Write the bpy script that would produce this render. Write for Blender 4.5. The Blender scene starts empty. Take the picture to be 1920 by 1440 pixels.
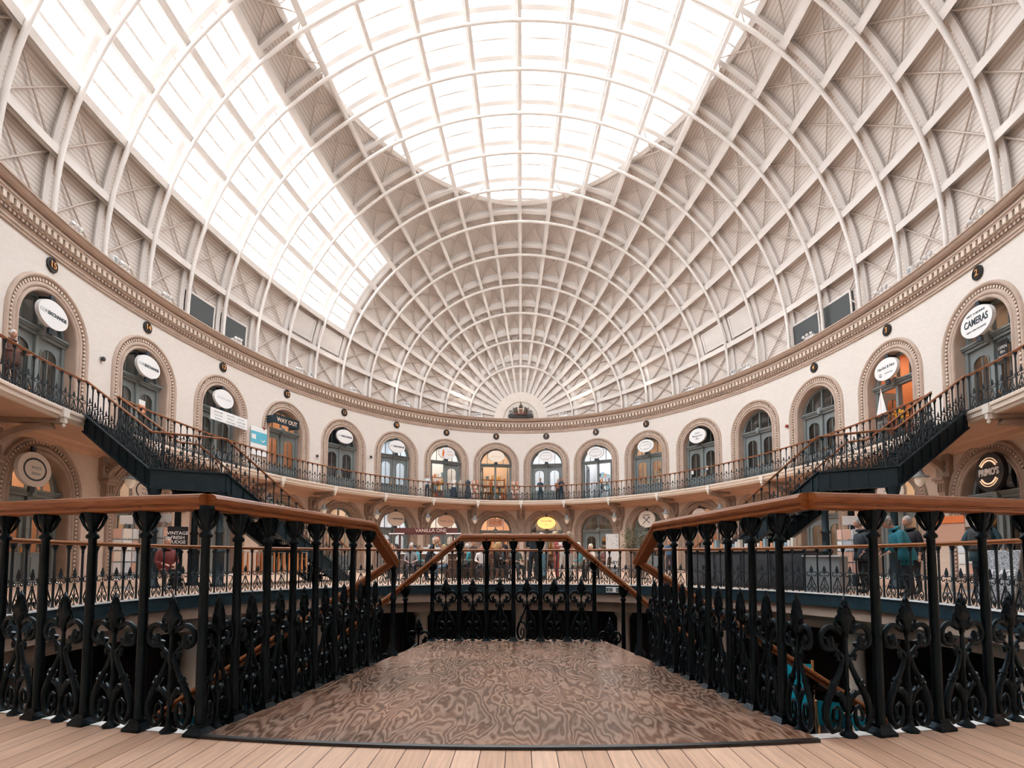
import bpy, math, random
from math import sin, cos, pi, radians, atan2, hypot, sqrt
from mathutils import Vector, Matrix
random.seed(7)
scn = bpy.context.scene
COL = scn.collection
# ------------------------------------------------------------------ materials
def mat(name, color, rough=0.6, metal=0.0, spec=0.5, var=0.0, vscale=4.0, bump=0.0, bscale=30.0):
    m = bpy.data.materials.new(name); m.use_nodes = True
    nt = m.node_tree; b = nt.nodes['Principled BSDF']
    b.inputs['Base Color'].default_value = (*color, 1)
    b.inputs['Roughness'].default_value = rough
    b.inputs['Metallic'].default_value = metal
    b.inputs['Specular IOR Level'].default_value = spec
    tc = nt.nodes.new('ShaderNodeTexCoord')
    if var > 0:
        n = nt.nodes.new('ShaderNodeTexNoise'); n.inputs['Scale'].default_value = vscale; n.inputs['Detail'].default_value = 4
        nt.links.new(tc.outputs['Object'], n.inputs['Vector'])
        mr = nt.nodes.new('ShaderNodeMapRange'); mr.inputs[1].default_value = 0.3; mr.inputs[2].default_value = 0.7
        mr.inputs[3].default_value = 1 - var; mr.inputs[4].default_value = 1 + var
        nt.links.new(n.outputs['Fac'], mr.inputs[0])
        vm = nt.nodes.new('ShaderNodeVectorMath'); vm.operation = 'SCALE'; vm.inputs[0].default_value = color
        nt.links.new(mr.outputs[0], vm.inputs['Scale']); nt.links.new(vm.outputs[0], b.inputs['Base Color'])
    if bump > 0:
        n2 = nt.nodes.new('ShaderNodeTexNoise'); n2.inputs['Scale'].default_value = bscale; n2.inputs['Detail'].default_value = 3
        nt.links.new(tc.outputs['Object'], n2.inputs['Vector'])
        bp = nt.nodes.new('ShaderNodeBump'); bp.inputs['Strength'].default_value = bump; bp.inputs['Distance'].default_value = 0.01
        nt.links.new(n2.outputs['Fac'], bp.inputs['Height']); nt.links.new(bp.outputs[0], b.inputs['Normal'])
    return m
def emat(name, color, strength, base=None):
    m = bpy.data.materials.new(name); m.use_nodes = True
    b = m.node_tree.nodes['Principled BSDF']
    b.inputs['Base Color'].default_value = (*(base or color), 1)
    b.inputs['Emission Color'].default_value = (*color, 1)
    b.inputs['Emission Strength'].default_value = strength
    return m
def glassmat(name, tint=(1, 1, 1), gloss=0.12, rough=0.03):
    m = bpy.data.materials.new(name); m.use_nodes = True
    nt = m.node_tree; nt.nodes.clear()
    o = nt.nodes.new('ShaderNodeOutputMaterial'); mx = nt.nodes.new('ShaderNodeMixShader')
    t = nt.nodes.new('ShaderNodeBsdfTransparent'); t.inputs[0].default_value = (*tint, 1)
    g = nt.nodes.new('ShaderNodeBsdfGlossy'); g.inputs['Roughness'].default_value = rough
    mx.inputs[0].default_value = gloss
    nt.links.new(t.outputs[0], mx.inputs[1]); nt.links.new(g.outputs[0], mx.inputs[2]); nt.links.new(mx.outputs[0], o.inputs[0])
    return m
M = {}
def colors():
    M['iron'] = mat('cast_iron', (0.0035, 0.006, 0.009), 0.30, 0.0, 0.30, 0.3, 30, 0.2, 60); M['iron'].node_tree.nodes['Principled BSDF'].inputs['Specular Tint'].default_value = (.5, .8, 1, 1)
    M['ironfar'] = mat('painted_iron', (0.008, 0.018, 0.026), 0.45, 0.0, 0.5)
    M['teal'] = mat('painted_steel_band', (0.010, 0.031, 0.045), 0.5, 0.0, 0.4, 0.15, 8)
    M['stair'] = mat('painted_stair_iron', (0.006, 0.020, 0.029), 0.5, spec=0.35)
    M['cream'] = mat('cream_paint', (0.76, 0.70, 0.64), 0.6, var=0.05, vscale=2)
    M['roofcream'] = mat('roof_iron_paint', (0.76, 0.72, 0.69), 0.5, var=0.04, vscale=1.5)
    M['brace'] = mat('roof_rod_paint', (0.56, 0.475, 0.42), 0.5)
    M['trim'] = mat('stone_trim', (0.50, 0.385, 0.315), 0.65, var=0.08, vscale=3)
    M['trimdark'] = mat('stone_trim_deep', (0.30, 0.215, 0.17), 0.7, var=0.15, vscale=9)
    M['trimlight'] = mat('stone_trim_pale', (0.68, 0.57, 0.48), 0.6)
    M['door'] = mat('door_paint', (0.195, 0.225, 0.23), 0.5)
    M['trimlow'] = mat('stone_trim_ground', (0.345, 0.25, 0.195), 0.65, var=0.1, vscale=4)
    M['soffit'] = mat('soffit_glow_tint', (0.57, 0.36, 0.25), 0.6, var=0.05)  # orange glow from the shops is put into the soffit colour
    M['white'] = mat('white_board', (0.86, 0.87, 0.88), 0.5)
    M['paper'] = mat('paper', (0.80, 0.80, 0.80), 0.7)
    M['black'] = mat('black_paint', (0.012, 0.012, 0.014), 0.4)
    M['gold'] = mat('gilt', (0.75, 0.36, 0.12), 0.4)
    M['ink'] = mat('ink', (0.03, 0.045, 0.06), 0.6)
    M['greyink'] = mat('grey_ink', (0.35, 0.38, 0.40), 0.6)
    M['grey'] = mat('grey_metal', (0.30, 0.33, 0.35), 0.4)
    M['darkpanel'] = mat('dark_panel', (0.075, 0.085, 0.09), 0.6)
    M['fabricblue'] = mat('turquoise_canvas', (0.0, 0.42, 0.60), 0.8)
    M['pine'] = mat('pine', (0.62, 0.27, 0.10), 0.5)
    M['orange'] = mat('orange_card', (0.80, 0.20, 0.05), 0.6)
    M['skin'] = mat('skin', (0.58, 0.33, 0.24), 0.5)
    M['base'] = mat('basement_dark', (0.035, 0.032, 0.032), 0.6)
    M['basecol'] = mat('basement_column', (0.45, 0.36, 0.29), 0.7)
    M['glass'] = glassmat('door_glass', (0.93, 0.95, 0.96), 0.12)
    M['skyglass'] = glassmat('roof_glazing', (0.97, 0.98, 0.99), 0.05, 0.2)
    M['lampglass'] = emat('lantern_glass', (1.0, 0.75, 0.5), 0.08, (0.8, 0.75, 0.7))
    M['shoplight'] = emat('shop_light', (1.0, 0.80, 0.58), 12.0)
    M['shopwhite'] = emat('shop_light_white', (0.95, 0.97, 1.0), 14.0)
    M['litsign'] = emat('lit_sign', (1.0, 0.50, 0.16), 0.75)
    M['neon'] = emat('neon_tube', (1.0, 0.62, 0.40), 0.45)
    M['leaf'] = mat('dry_leaf', (0.12, 0.13, 0.06), 0.6, var=0.4, vscale=20)
    M['bark'] = mat('bark', (0.10, 0.07, 0.05), 0.8)
    # handrail timber
    m = mat('rail_timber', (0.30, 0.105, 0.035), 0.32, 0, 0.5); M['rail'] = m
    nt = m.node_tree; b = nt.nodes['Principled BSDF']
    tc = nt.nodes.new('ShaderNodeTexCoord'); mp = nt.nodes.new('ShaderNodeMapping'); mp.inputs['Scale'].default_value = (3, 3, 40)
    n = nt.nodes.new('ShaderNodeTexNoise'); n.inputs['Scale'].default_value = 3; n.inputs['Detail'].default_value = 6
    r = nt.nodes.new('ShaderNodeValToRGB'); r.color_ramp.elements[0].position = .3; r.color_ramp.elements[0].color = (0.20, 0.062, 0.019, 1)
    r.color_ramp.elements[1].position = .7; r.color_ramp.elements[1].color = (0.35, 0.122, 0.038, 1)
    nt.links.new(tc.outputs['Object'], mp.inputs[0]); nt.links.new(mp.outputs[0], n.inputs[0]); nt.links.new(n.outputs['Fac'], r.inputs[0]); nt.links.new(r.outputs[0], b.inputs['Base Color'])
    # ring floor: boards laid along Y
    m = mat('floor_boards', (0.5, 0.3, 0.2), 0.38, 0, 0.4); M['boards'] = m
    nt = m.node_tree; b = nt.nodes['Principled BSDF']
    tc = nt.nodes.new('ShaderNodeTexCoord')
    mp = nt.nodes.new('ShaderNodeMapping'); mp.inputs['Rotation'].default_value = (0, 0, radians(90))
    br = nt.nodes.new('ShaderNodeTexBrick'); br.offset = 0.37; br.inputs['Scale'].default_value = 1
    br.inputs['Color1'].default_value = (0.64, 0.41, 0.285, 1); br.inputs['Color2'].default_value = (0.82, 0.57, 0.42, 1)
    br.inputs['Mortar'].default_value = (0.09, 0.04, 0.025, 1); br.inputs['Mortar Size'].default_value = 0.0022
    br.inputs['Brick Width'].default_value = 1.5; br.inputs['Row Height'].default_value = 0.105; br.inputs['Bias'].default_value = 0.1
    mp2 = nt.nodes.new('ShaderNodeMapping'); mp2.inputs['Scale'].default_value = (28, 1.6, 1)
    n = nt.nodes.new('ShaderNodeTexNoise'); n.inputs['Scale'].default_value = 2; n.inputs['Detail'].default_value = 6; n.inputs['Distortion'].default_value = .6
    mr = nt.nodes.new('ShaderNodeMapRange'); mr.inputs[1].default_value = .3; mr.inputs[2].default_value = .7; mr.inputs[3].default_value = .82; mr.inputs[4].default_value = 1.1
    vm = nt.nodes.new('ShaderNodeVectorMath'); vm.operation = 'SCALE'
    L = nt.links.new
    L(tc.outputs['Object'], mp.inputs[0]); L(mp.outputs[0], br.inputs[0]); L(tc.outputs['Object'], mp2.inputs[0]); L(mp2.outputs[0], n.inputs[0])
    L(n.outputs['Fac'], mr.inputs[0]); L(br.outputs[0], vm.inputs[0]); L(mr.outputs[0], vm.inputs['Scale']); L(vm.outputs[0], b.inputs['Base Color'])
    # landing sheet timber: strongly figured grain
    m = mat('figured_timber', (0.3, 0.2, 0.15), 0.24, 0, 0.55); M['sheet'] = m
    nt = m.node_tree; b = nt.nodes['Principled BSDF']; L = nt.links.new
    tc = nt.nodes.new('ShaderNodeTexCoord')
    mp = nt.nodes.new('ShaderNodeMapping'); mp.inputs['Scale'].default_value = (4.6, 1.15, 1)
    n = nt.nodes.new('ShaderNodeTexNoise'); n.inputs['Scale'].default_value = 1.0; n.inputs['Detail'].default_value = 3.5; n.inputs['Roughness'].default_value = .48; n.inputs['Distortion'].default_value = .25
    mu = nt.nodes.new('ShaderNodeMath'); mu.operation = 'MULTIPLY'; mu.inputs[1].default_value = 120
    sn = nt.nodes.new('ShaderNodeMath'); sn.operation = 'SINE'
    rp = nt.nodes.new('ShaderNodeValToRGB')
    for e, (p, c) in zip(rp.color_ramp.elements, [(0.0, (0.15, 0.082, 0.055, 1)), (1.0, (0.39, 0.285, 0.228, 1))]): e.position = p; e.color = c
    e = rp.color_ramp.elements.new(.45); e.color = (0.25, 0.165, 0.122, 1)
    ad = nt.nodes.new('ShaderNodeMapRange'); ad.inputs[1].default_value = -1; ad.inputs[2].default_value = 1
    n3 = nt.nodes.new('ShaderNodeTexNoise'); n3.inputs['Scale'].default_value = 1.3; n3.inputs['Detail'].default_value = 5
    rp2 = nt.nodes.new('ShaderNodeValToRGB'); rp2.color_ramp.elements[0].position = .38; rp2.color_ramp.elements[0].color = (0.72, 0.70, 0.70, 1)
    rp2.color_ramp.elements[1].position = .68; rp2.color_ramp.elements[1].color = (1.25, 1.05, 0.92, 1)
    mm = nt.nodes.new('ShaderNodeMix'); mm.data_type = 'RGBA'; mm.blend_type = 'MULTIPLY'; mm.inputs[0].default_value = 1
    L(tc.outputs['Object'], mp.inputs[0]); L(mp.outputs[0], n.inputs[0]); L(n.outputs['Fac'], mu.inputs[0]); L(mu.outputs[0], sn.inputs[0]); L(sn.outputs[0], ad.inputs[0]); L(ad.outputs[0], rp.inputs[0])
    L(tc.outputs['Object'], n3.inputs[0]); L(n3.outputs['Fac'], rp2.inputs[0]); L(rp.outputs[0], mm.inputs[6]); L(rp2.outputs[0], mm.inputs[7]); L(mm.outputs[2], b.inputs['Base Color'])
    mr = nt.nodes.new('ShaderNodeMapRange'); mr.inputs[3].default_value = .16; mr.inputs[4].default_value = .38; L(n3.outputs['Fac'], mr.inputs[0]); L(mr.outputs[0], b.inputs['Roughness'])
    # painted brick wall (uv in metres)
    m = mat('painted_brick', (0.80, 0.72, 0.65), 0.65, 0, 0.3); M['wall'] = m
    nt = m.node_tree; b = nt.nodes['Principled BSDF']; L = nt.links.new
    uv = nt.nodes.new('ShaderNodeUVMap'); uv.uv_map = 'UVMap'
    br = nt.nodes.new('ShaderNodeTexBrick'); br.inputs['Scale'].default_value = 1; br.inputs['Brick Width'].default_value = .24; br.inputs['Row Height'].default_value = .085
    br.inputs['Mortar Size'].default_value = .006; br.inputs['Color1'].default_value = (0.79, 0.74, 0.695, 1); br.inputs['Color2'].default_value = (0.755, 0.705, 0.66, 1); br.inputs['Mortar'].default_value = (0.71, 0.655, 0.605, 1)
    L(uv.outputs[0], br.inputs[0]); L(br.outputs[0], b.inputs['Base Color'])
    m2_ = m.copy(); m2_.name = 'painted_brick_shaded'; M['wallshaded'] = m2_  # wall copy with balcony shade and warm shop light put into its colours
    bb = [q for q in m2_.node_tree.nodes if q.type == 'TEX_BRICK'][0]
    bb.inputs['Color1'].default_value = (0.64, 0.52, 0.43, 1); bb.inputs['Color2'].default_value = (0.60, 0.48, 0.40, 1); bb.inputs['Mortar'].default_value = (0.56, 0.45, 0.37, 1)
    # roof boards: grooves along the ribs (uv: u = metres across, v = along)
    m = mat('roof_boards', (0.72, 0.64, 0.58), 0.6, 0, 0.3); M['roofboard'] = m
    nt = m.node_tree; b = nt.nodes['Principled BSDF']; L = nt.links.new
    uv = nt.nodes.new('ShaderNodeUVMap'); uv.uv_map = 'UVMap'
    br = nt.nodes.new('ShaderNodeTexBrick'); br.inputs['Scale'].default_value = 1; br.inputs['Brick Width'].default_value = 30; br.inputs['Row Height'].default_value = .155
    br.inputs['Mortar Size'].default_value = .011; br.inputs['Color1'].default_value = (0.75, 0.685, 0.64, 1); br.inputs['Color2'].default_value = (0.71, 0.645, 0.60, 1); br.inputs['Mortar'].default_value = (0.40, 0.335, 0.295, 1)
    L(uv.outputs[0], br.inputs[0]); L(br.outputs[0], b.inputs['Base Color'])
colors()
_mc = {}
def cmat(c, rough=0.7):
    k = tuple(round(x, 3) for x in c) + (rough,)
    if k not in _mc: _mc[k] = mat('paint', c, rough)
    return _mc[k]
# ------------------------------------------------------------------ objects
def tag(o, label=None, cat=None, group=None, kind=None):
    if label: o['label'] = label
    if cat: o['category'] = cat
    if group: o['group'] = group
    if kind: o['kind'] = kind
    return o
def empty(name, loc=(0, 0, 0), rz=0, **k):
    o = bpy.data.objects.new(name, None); COL.objects.link(o); o.location = loc; o.rotation_euler = (0, 0, rz); o.empty_display_size = .1
    return tag(o, **k)
def link(name, me, parent=None, loc=None, rz=0, scale=None, **k):
    o = bpy.data.objects.new(name, me); COL.objects.link(o)
    if parent is not None: o.parent = parent
    if loc is not None: o.location = loc
    if rz: o.rotation_euler = (0, 0, rz)
    if scale is not None: o.scale = scale
    return tag(o, **k)
def copy_tree(o, parent=None):
    c = o.copy(); COL.objects.link(c)
    if parent is not None: c.parent = parent
    for ch in list(o.children): copy_tree(ch, c)
    return c
class MB:
    def __init__(s): s.v = []; s.f = []; s.sm = []; s.uv = None; s.mi = []; s.m = 0
    def add(s, vs, fs, smooth=False):
        n = len(s.v); s.v.extend([tuple(p) for p in vs]); s.f.extend([tuple(i + n for i in f) for f in fs]); s.sm.extend([smooth] * len(fs)); s.mi.extend([s.m] * len(fs))
    def box(s, c, d, rz=0, mtx=None):
        x, y, z = d[0] / 2, d[1] / 2, d[2] / 2
        P = [(a * x, b * y, e * z) for e in (-1, 1) for a, b in ((-1, -1), (1, -1), (1, 1), (-1, 1))]
        ca, sa = cos(rz), sin(rz)
        P = [(p[0] * ca - p[1] * sa + c[0], p[0] * sa + p[1] * ca + c[1], p[2] + c[2]) for p in P]
        if mtx is not None: P = [mtx @ Vector(p) for p in P]
        s.add(P, [(3, 2, 1, 0), (4, 5, 6, 7), (0, 1, 5, 4), (1, 2, 6, 5), (2, 3, 7, 6), (3, 0, 4, 7)])
    def boxpts(s, P, F=None):   # 8 points bottom ring, top ring
        s.add(P, [(3, 2, 1, 0), (4, 5, 6, 7), (0, 1, 5, 4), (1, 2, 6, 5), (2, 3, 7, 6), (3, 0, 4, 7)])
    def rings(s, R, closed=True, caps=True, smooth=True, loop=False):
        n = len(R[0]); V = [p for r in R for p in r]; F = []
        m = len(R)
        for i in range(m if loop else m - 1):
            a = i * n; b = ((i + 1) % m) * n
            for j in range(n if closed else n - 1):
                k = (j + 1) % n; F.append((a + j, a + k, b + k, b + j))
        s.add(V, F, smooth)
        if caps and closed and not loop:
            s.add(R[0], [tuple(range(n))[::-1]]); s.add(R[-1], [tuple(range(n))])
    def tube(s, pts, r, n=8, caps=True, flat=1.0):
        pts = [Vector(p) for p in pts]; rr = r if isinstance(r, (list, tuple)) else [r] * len(pts)
        R = []; prev = None
        for i, p in enumerate(pts):
            t = (pts[min(i + 1, len(pts) - 1)] - pts[max(i - 1, 0)])
            if t.length < 1e-9: t = Vector((0, 0, 1))
            t.normalize()
            if prev is None:
                a = Vector((0, 1, 0)) if abs(t.y) < .9 else Vector((1, 0, 0))
                u = (a - t * a.dot(t)).normalized()
            else:
                u = (prev - t * prev.dot(t))
                u = u.normalized() if u.length > 1e-6 else prev
            prev = u; w = t.cross(u)
            R.append([p + (u * cos(2 * pi * k / n) * flat + w * sin(2 * pi * k / n)) * rr[i] for k in range(n)])
        s.rings(R, True, caps)
    def lathe(s, prof, n=12, c=(0, 0, 0), smooth=True):
        R = [[(c[0] + r * cos(2 * pi * k / n), c[1] + r * sin(2 * pi * k / n), c[2] + z) for k in range(n)] for r, z in prof]
        s.rings(R, True, True, smooth)
    def prism(s, poly, y0, y1, mtx=None):   # poly in (x,z), extruded along y
        n = len(poly); A = [Vector((p[0], y0, p[1])) for p in poly]; B = [Vector((p[0], y1, p[1])) for p in poly]
        if mtx is not None: A = [mtx @ p for p in A]; B = [mtx @ p for p in B]
        s.add(A + B, [tuple(range(n)), tuple(range(2 * n - 1, n - 1, -1))] + [(i, i + n, (i + 1) % n + n, (i + 1) % n) for i in range(n)])
    def mesh(s, name, m=None):
        me = bpy.data.meshes.new(name); me.from_pydata(s.v, [], s.f)
        if m is not None:
            for x in (m if isinstance(m, list) else [m]): me.materials.append(x)
        me.polygons.foreach_set('use_smooth', s.sm)
        if isinstance(m, list): me.polygons.foreach_set('material_index', s.mi)
        if s.uv:
            l = me.uv_layers.new(name='UVMap')
            for lo in me.loops: l.data[lo.index].uv = s.uv[lo.vertex_index]
        me.update(); return me
    def build(s, name, m, parent=None, loc=None, rz=0, **k): return link(name, s.mesh(name, m), parent, loc, rz, **k)
def text_mesh(body, size, m, ext=0.004, spacing=1.0, bold=0.0, sx=1.0):
    c = bpy.data.curves.new('lettering', 'FONT'); c.body = body; c.size = size; c.align_x = 'CENTER'; c.align_y = 'CENTER'
    c.extrude = ext; c.space_character = spacing; c.offset = bold; c.resolution_u = 3
    o = bpy.data.objects.new('lettering', c); COL.objects.link(o)
    dg = bpy.context.evaluated_depsgraph_get(); me = bpy.data.meshes.new_from_object(o.evaluated_get(dg))
    COL.objects.unlink(o); bpy.data.objects.remove(o)
    # text lies in XY -> stand it up in XZ facing -Y
    me.transform(Matrix.Diagonal((sx, 1, 1, 1))); me.transform(Matrix.Rotation(pi / 2, 4, 'X'))
    me.materials.clear(); me.materials.append(m); me.name = 'lettering'
    return me
# ------------------------------------------------------------------ hall plan
A, B, Y0 = 21.6, 15.16, 20.21
AB, BB = 21.39, 13.32        # balcony edge ellipse
ZB = 5.05; ZC = 10.46; ZCT = 11.5
RC, YC = 7.66, 10.05         # well circle
def ell(th, d=0.0, z=0.0):
    """point on the wall ellipse, moved d metres inwards along the normal"""
    x = B * sin(th); y = Y0 + A * cos(th)
    nx = -sin(th) / B; ny = -cos(th) / A; l = hypot(nx, ny)
    return Vector((x + nx / l * d, y + ny / l * d, z))
NS = 6000
_arc = [0.0]
for i in range(NS):
    a = ell(-pi + 2 * pi * i / NS); b = ell(-pi + 2 * pi * (i + 1) / NS); _arc.append(_arc[-1] + (b - a).length)
def th2s(th): 
    f = (th + pi) / (2 * pi) * NS; i = max(0, min(NS - 1, int(f))); return _arc[i] + (_arc[i + 1] - _arc[i]) * (f - i)
def s2th(s):
    lo, hi = 0, NS
    while hi - lo > 1:
        m = (lo + hi) // 2
        if _arc[m] <= s: lo = m
        else: hi = m
    return -pi + 2 * pi * (lo + (s - _arc[lo]) / (_arc[lo + 1] - _arc[lo])) / NS
def wp(s, d, z): return ell(s2th(s), d, z)
def frame(th, d=0.0, z=0.0):
    """matrix: local x runs along the wall to the right seen from the hall, local -y faces the hall, z up"""
    p = ell(th, d, z); n = (ell(th, 1.0) - ell(th, 0.0)); n.z = 0; n.normalize()
    ang = atan2(n.y, n.x) + pi / 2
    return p, ang
def sweep_ell(mb, prof, t0, t1, n, closed_prof=False, smooth=False, base=0.0):
    R = []
    for i in range(n + 1):
        th = t0 + (t1 - t0) * i / n
        R.append([ell(th, base + d, z) for d, z in prof])
    mb.rings(R, closed_prof, closed_prof, smooth)
DOORS = [(-0.126, '8'), (-0.375, '9'), (-0.614, '10'), (-0.846, '11'), (-1.074, '12'), (-1.295, '13'), (-1.513, '14'), (-1.733, '15'), (-1.955, ''),
         (0.129, '7'), (0.377, '6'), (0.615, '5'), (0.842, ''), (1.06, ''), (1.266, '4'), (1.476, '3'), (1.686, '2'), (1.905, '')]
RO_, SPR = 1.235, 7.95
GSPR = 2.83
# ------------------------------------------------------------------ walls
def wall_strip(name, z0, z1, spring, r, label, wm='wall'):
    ss = set()
    for th, _ in DOORS:
        c = th2s(th)
        for k in range(0, 25): ss.add(round(c - r * cos(pi * k / 24), 5))
        ss.add(round(c - r, 5)); ss.add(round(c + r, 5))
    tot = _arc[-1]; k = 0.0
    while k < tot: 
        if all(abs(k - q) > .12 for q in ss) : ss.add(round(k, 5))
        k += .45
    ss.add(round(tot - 1e-4, 5)); ss = sorted(ss)
    cs = [th2s(th) for th, _ in DOORS]
    def zb(s, left):
        for c in cs:
            if c - r - 1e-4 <= s <= c + r + 1e-4:
                if abs(abs(s - c) - r) < 2e-4:
                    inside = (s < c and not left) or (s > c and left)
                    return spring if inside else z0
                return spring + sqrt(max(0, r * r - (s - c) ** 2))
        return z0
    mb = MB(); mb.uv = []
    for a, b in zip(ss[:-1], ss[1:]):
        za, zb_ = zb(a, False), zb(b, True)
        P = [wp(a, 0, za), wp(b, 0, zb_), wp(b, 0, z1), wp(a, 0, z1)]
        mb.add(P, [(0, 1, 2, 3)], True); mb.uv += [(a, za), (b, zb_), (b, z1), (a, z1)]
    # solid outer skin so that the wall has thickness
    o = mb.build(name, M[wm], kind='structure', label=label)
    return o
wall_strip('wall_upper', ZB - .35, ZCT, SPR, RO_, 'cream painted brick oval wall with arched doors above the balcony')
wall_strip('wall_lower', 0, ZB - .3, GSPR, RO_, 'cream painted brick oval wall with arched shopfronts under the balcony', 'wallshaded')
mb = MB(); sweep_ell(mb, [(-4.6, -.1), (-4.6, 12.2)], -pi, pi, 96); mb.build('wall_outer', M['cream'], kind='structure', label='outer wall behind the shops')
# cornice
CP = [(0, 10.44), (.06, 10.44), (.06, 10.53), (.09, 10.53), (.09, 10.62), (.12, 10.64), (.14, 10.66)]
mb = MB(); sweep_ell(mb, CP, -pi, pi, 220); 
sweep_ell(mb, [(.14, 10.80), (.19, 10.81), (.19, 10.86)], -pi, pi, 220)
sweep_ell(mb, [(.19, 11.06), (.30, 11.06), (.30, 11.12), (.33, 11.13), (.33, 11.2)], -pi, pi, 220)
sweep_ell(mb, [(.37, 11.27), (.40, 11.29), (.45, 11.31), (.50, 11.36), (.52, 11.42), (.56, 11.42), (.56, 11.47), (.50, 11.49), (-.3, 11.5)], -pi, pi, 220)
cor = mb.build('trim_1', M['trim'], kind='structure', label='moulded stone cornice running round the hall above the doors')
mb = MB(); sweep_ell(mb, [(.14, 10.66), (.10, 10.70), (.15, 10.76), (.14, 10.80)], -pi, pi, 220); sweep_ell(mb, [(.33, 11.2), (.31, 11.235), (.37, 11.27)], -pi, pi, 220); sweep_ell(mb, [(.19, 10.86), (.17, 11.06)], -pi, pi, 220)
mb.build('carved_band', M['trimdark'], cor)
mb = MB(); tot = _arc[-1]; s = 0
s0, s1 = th2s(-2.35), th2s(2.35); nd = int((s1 - s0) / .26)
for i in range(nd):
    s = s0 + (s1 - s0) * i / nd; th = s2th(s); p, a = frame(th, .235, 10.96)
    mb.box(p, (.15, .13, .19), a)
mb.build('dentil', M['trimlight'], cor, kind='stuff')
mb = MB()
nd = int((s1 - s0) / .17)
for i in range(nd):
    th = s2th(s0 + (s1 - s0) * i / nd); p, a = frame(th, .15, 10.735)
    mb.box(p, (.09, .05, .09), a)
mb.build('egg_ornament', M['trim'], cor, kind='stuff')
# ------------------------------------------------------------------ floors
def ray_ell(x0, y0, a):
    dx, dy = cos(a), sin(a)
    qa = (dx / B) ** 2 + (dy / A) ** 2; qb = 2 * (x0 * dx / B ** 2 + (y0 - Y0) * dy / A ** 2); qc = (x0 / B) ** 2 + ((y0 - Y0) / A) ** 2 - 1
    return (-qb + sqrt(qb * qb - 4 * qa * qc)) / (2 * qa)
mb = MB(); R1 = []; R2 = []
for i in range(160):
    a = 2 * pi * i / 160; t = ray_ell(0, YC, a); R1.append((RC * cos(a), YC + RC * sin(a), 0)); R2.append(((t + .5) * cos(a), YC + (t + .5) * sin(a), 0))
mb.rings([R1, R2], True, False, False)
mb.build('floor', M['boards'], kind='structure', label='ring shaped floor of pale narrow timber boards around the open well')
# rim of the well
mb = MB()
def ringsweep(mb, prof, n=160, c=(0, YC), closed=False):
    mb.rings([[(c[0] + r * cos(2 * pi * i / n), c[1] + r * sin(2 * pi * i / n), z) for r, z in prof] for i in range(n)], closed, False, False, loop=True)
ringsweep(mb, [(RC, -.03), (RC - .02, -.03), (RC - .02, -.30), (RC + .12, -.30)])
mb.build('trim_2', M['teal'], kind='structure', label='dark blue painted steel band around the rim of the well')
mb = MB(); ringsweep(mb, [(RC + .01, .004), (RC - .05, .004), (RC - .05, -.03), (RC - .02, -.03)]); mb.build('trim_3', M['white'], kind='structure', label='thin pale edging strip along the rim of the well')
mb = MB(); ringsweep(mb, [(RC + .1, -.28), (RC + .1, -.56), (RC + .6, -.56), (RC + .6, -.9), (RC + 5, -.95)]); mb.build('ceiling_basement', M['trim'], kind='structure', label='beige downstand and soffit under the ring floor')
ZBS = -3.4
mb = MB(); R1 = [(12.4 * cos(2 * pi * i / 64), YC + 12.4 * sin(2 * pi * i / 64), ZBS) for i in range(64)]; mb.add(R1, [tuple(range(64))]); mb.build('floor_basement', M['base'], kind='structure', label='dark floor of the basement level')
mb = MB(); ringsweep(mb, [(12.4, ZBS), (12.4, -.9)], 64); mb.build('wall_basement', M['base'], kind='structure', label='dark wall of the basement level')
# ------------------------------------------------------------------ roof
AT, BT = 21.27, 14.83
def S(th, ph, o=0.0):
    W = BT * sin(th) + o * .47; H = sin(th) * (13.55 + 1.1 * cos(th)) + o
    return Vector((W * sin(ph), Y0 + AT * cos(th), ZCT + H * cos(ph)))
ARCH = [.265, .386, .510, .627, .747, .869, .980, 1.092, 1.203, 1.314, 1.424, 1.533, 1.644, 1.757, 1.87, 1.985, 2.10, 2.22]
TH0, TH1 = .10, 3.03
def phm(th):
    d = abs(1.6 - th) / .715
    return 0 if d >= 1 else radians(39.5) * sqrt(1 - d * d)
OB = .95
# board shell
tl = [.02 + (3.12 - .02) * i / 156 for i in range(157)]
tl = sorted(set([round(t, 4) for t in tl] + [.885, .8851, 2.3149, 2.315, .88, 3.0]))
mb = MB(); mb.uv = []
def patch(phf0, phf1, ths, n):
    base = len(mb.v)
    for th in ths:
        a, b = phf0(th), phf1(th)
        for k in range(n + 1):
            ph = a + (b - a) * k / n
            mb.v.append(tuple(S(th, ph, OB))); mb.uv.append((th * 16, ph * 14.6))
    for i in range(len(ths) - 1):
        for k in range(n):
            q = base + i * (n + 1) + k; mb.f.append((q, q + n + 1, q + n + 2, q + 1)); mb.sm.append(True); mb.mi.append(0)
r5, r8, r90 = radians(-45), radians(-72), radians(90)
LW0 = .88
patch(lambda t: -r90, lambda t: r8, tl, 6)
patch(lambda t: r8, lambda t: r5, [t for t in tl if t <= LW0], 5)
patch(lambda t: r5, lambda t: -phm(t), tl, 10)
patch(lambda t: phm(t), lambda t: r90, tl, 18)
mb.build('ceiling', M['roofboard'], kind='structure', label='domed roof lining of cream painted boards')
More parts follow.
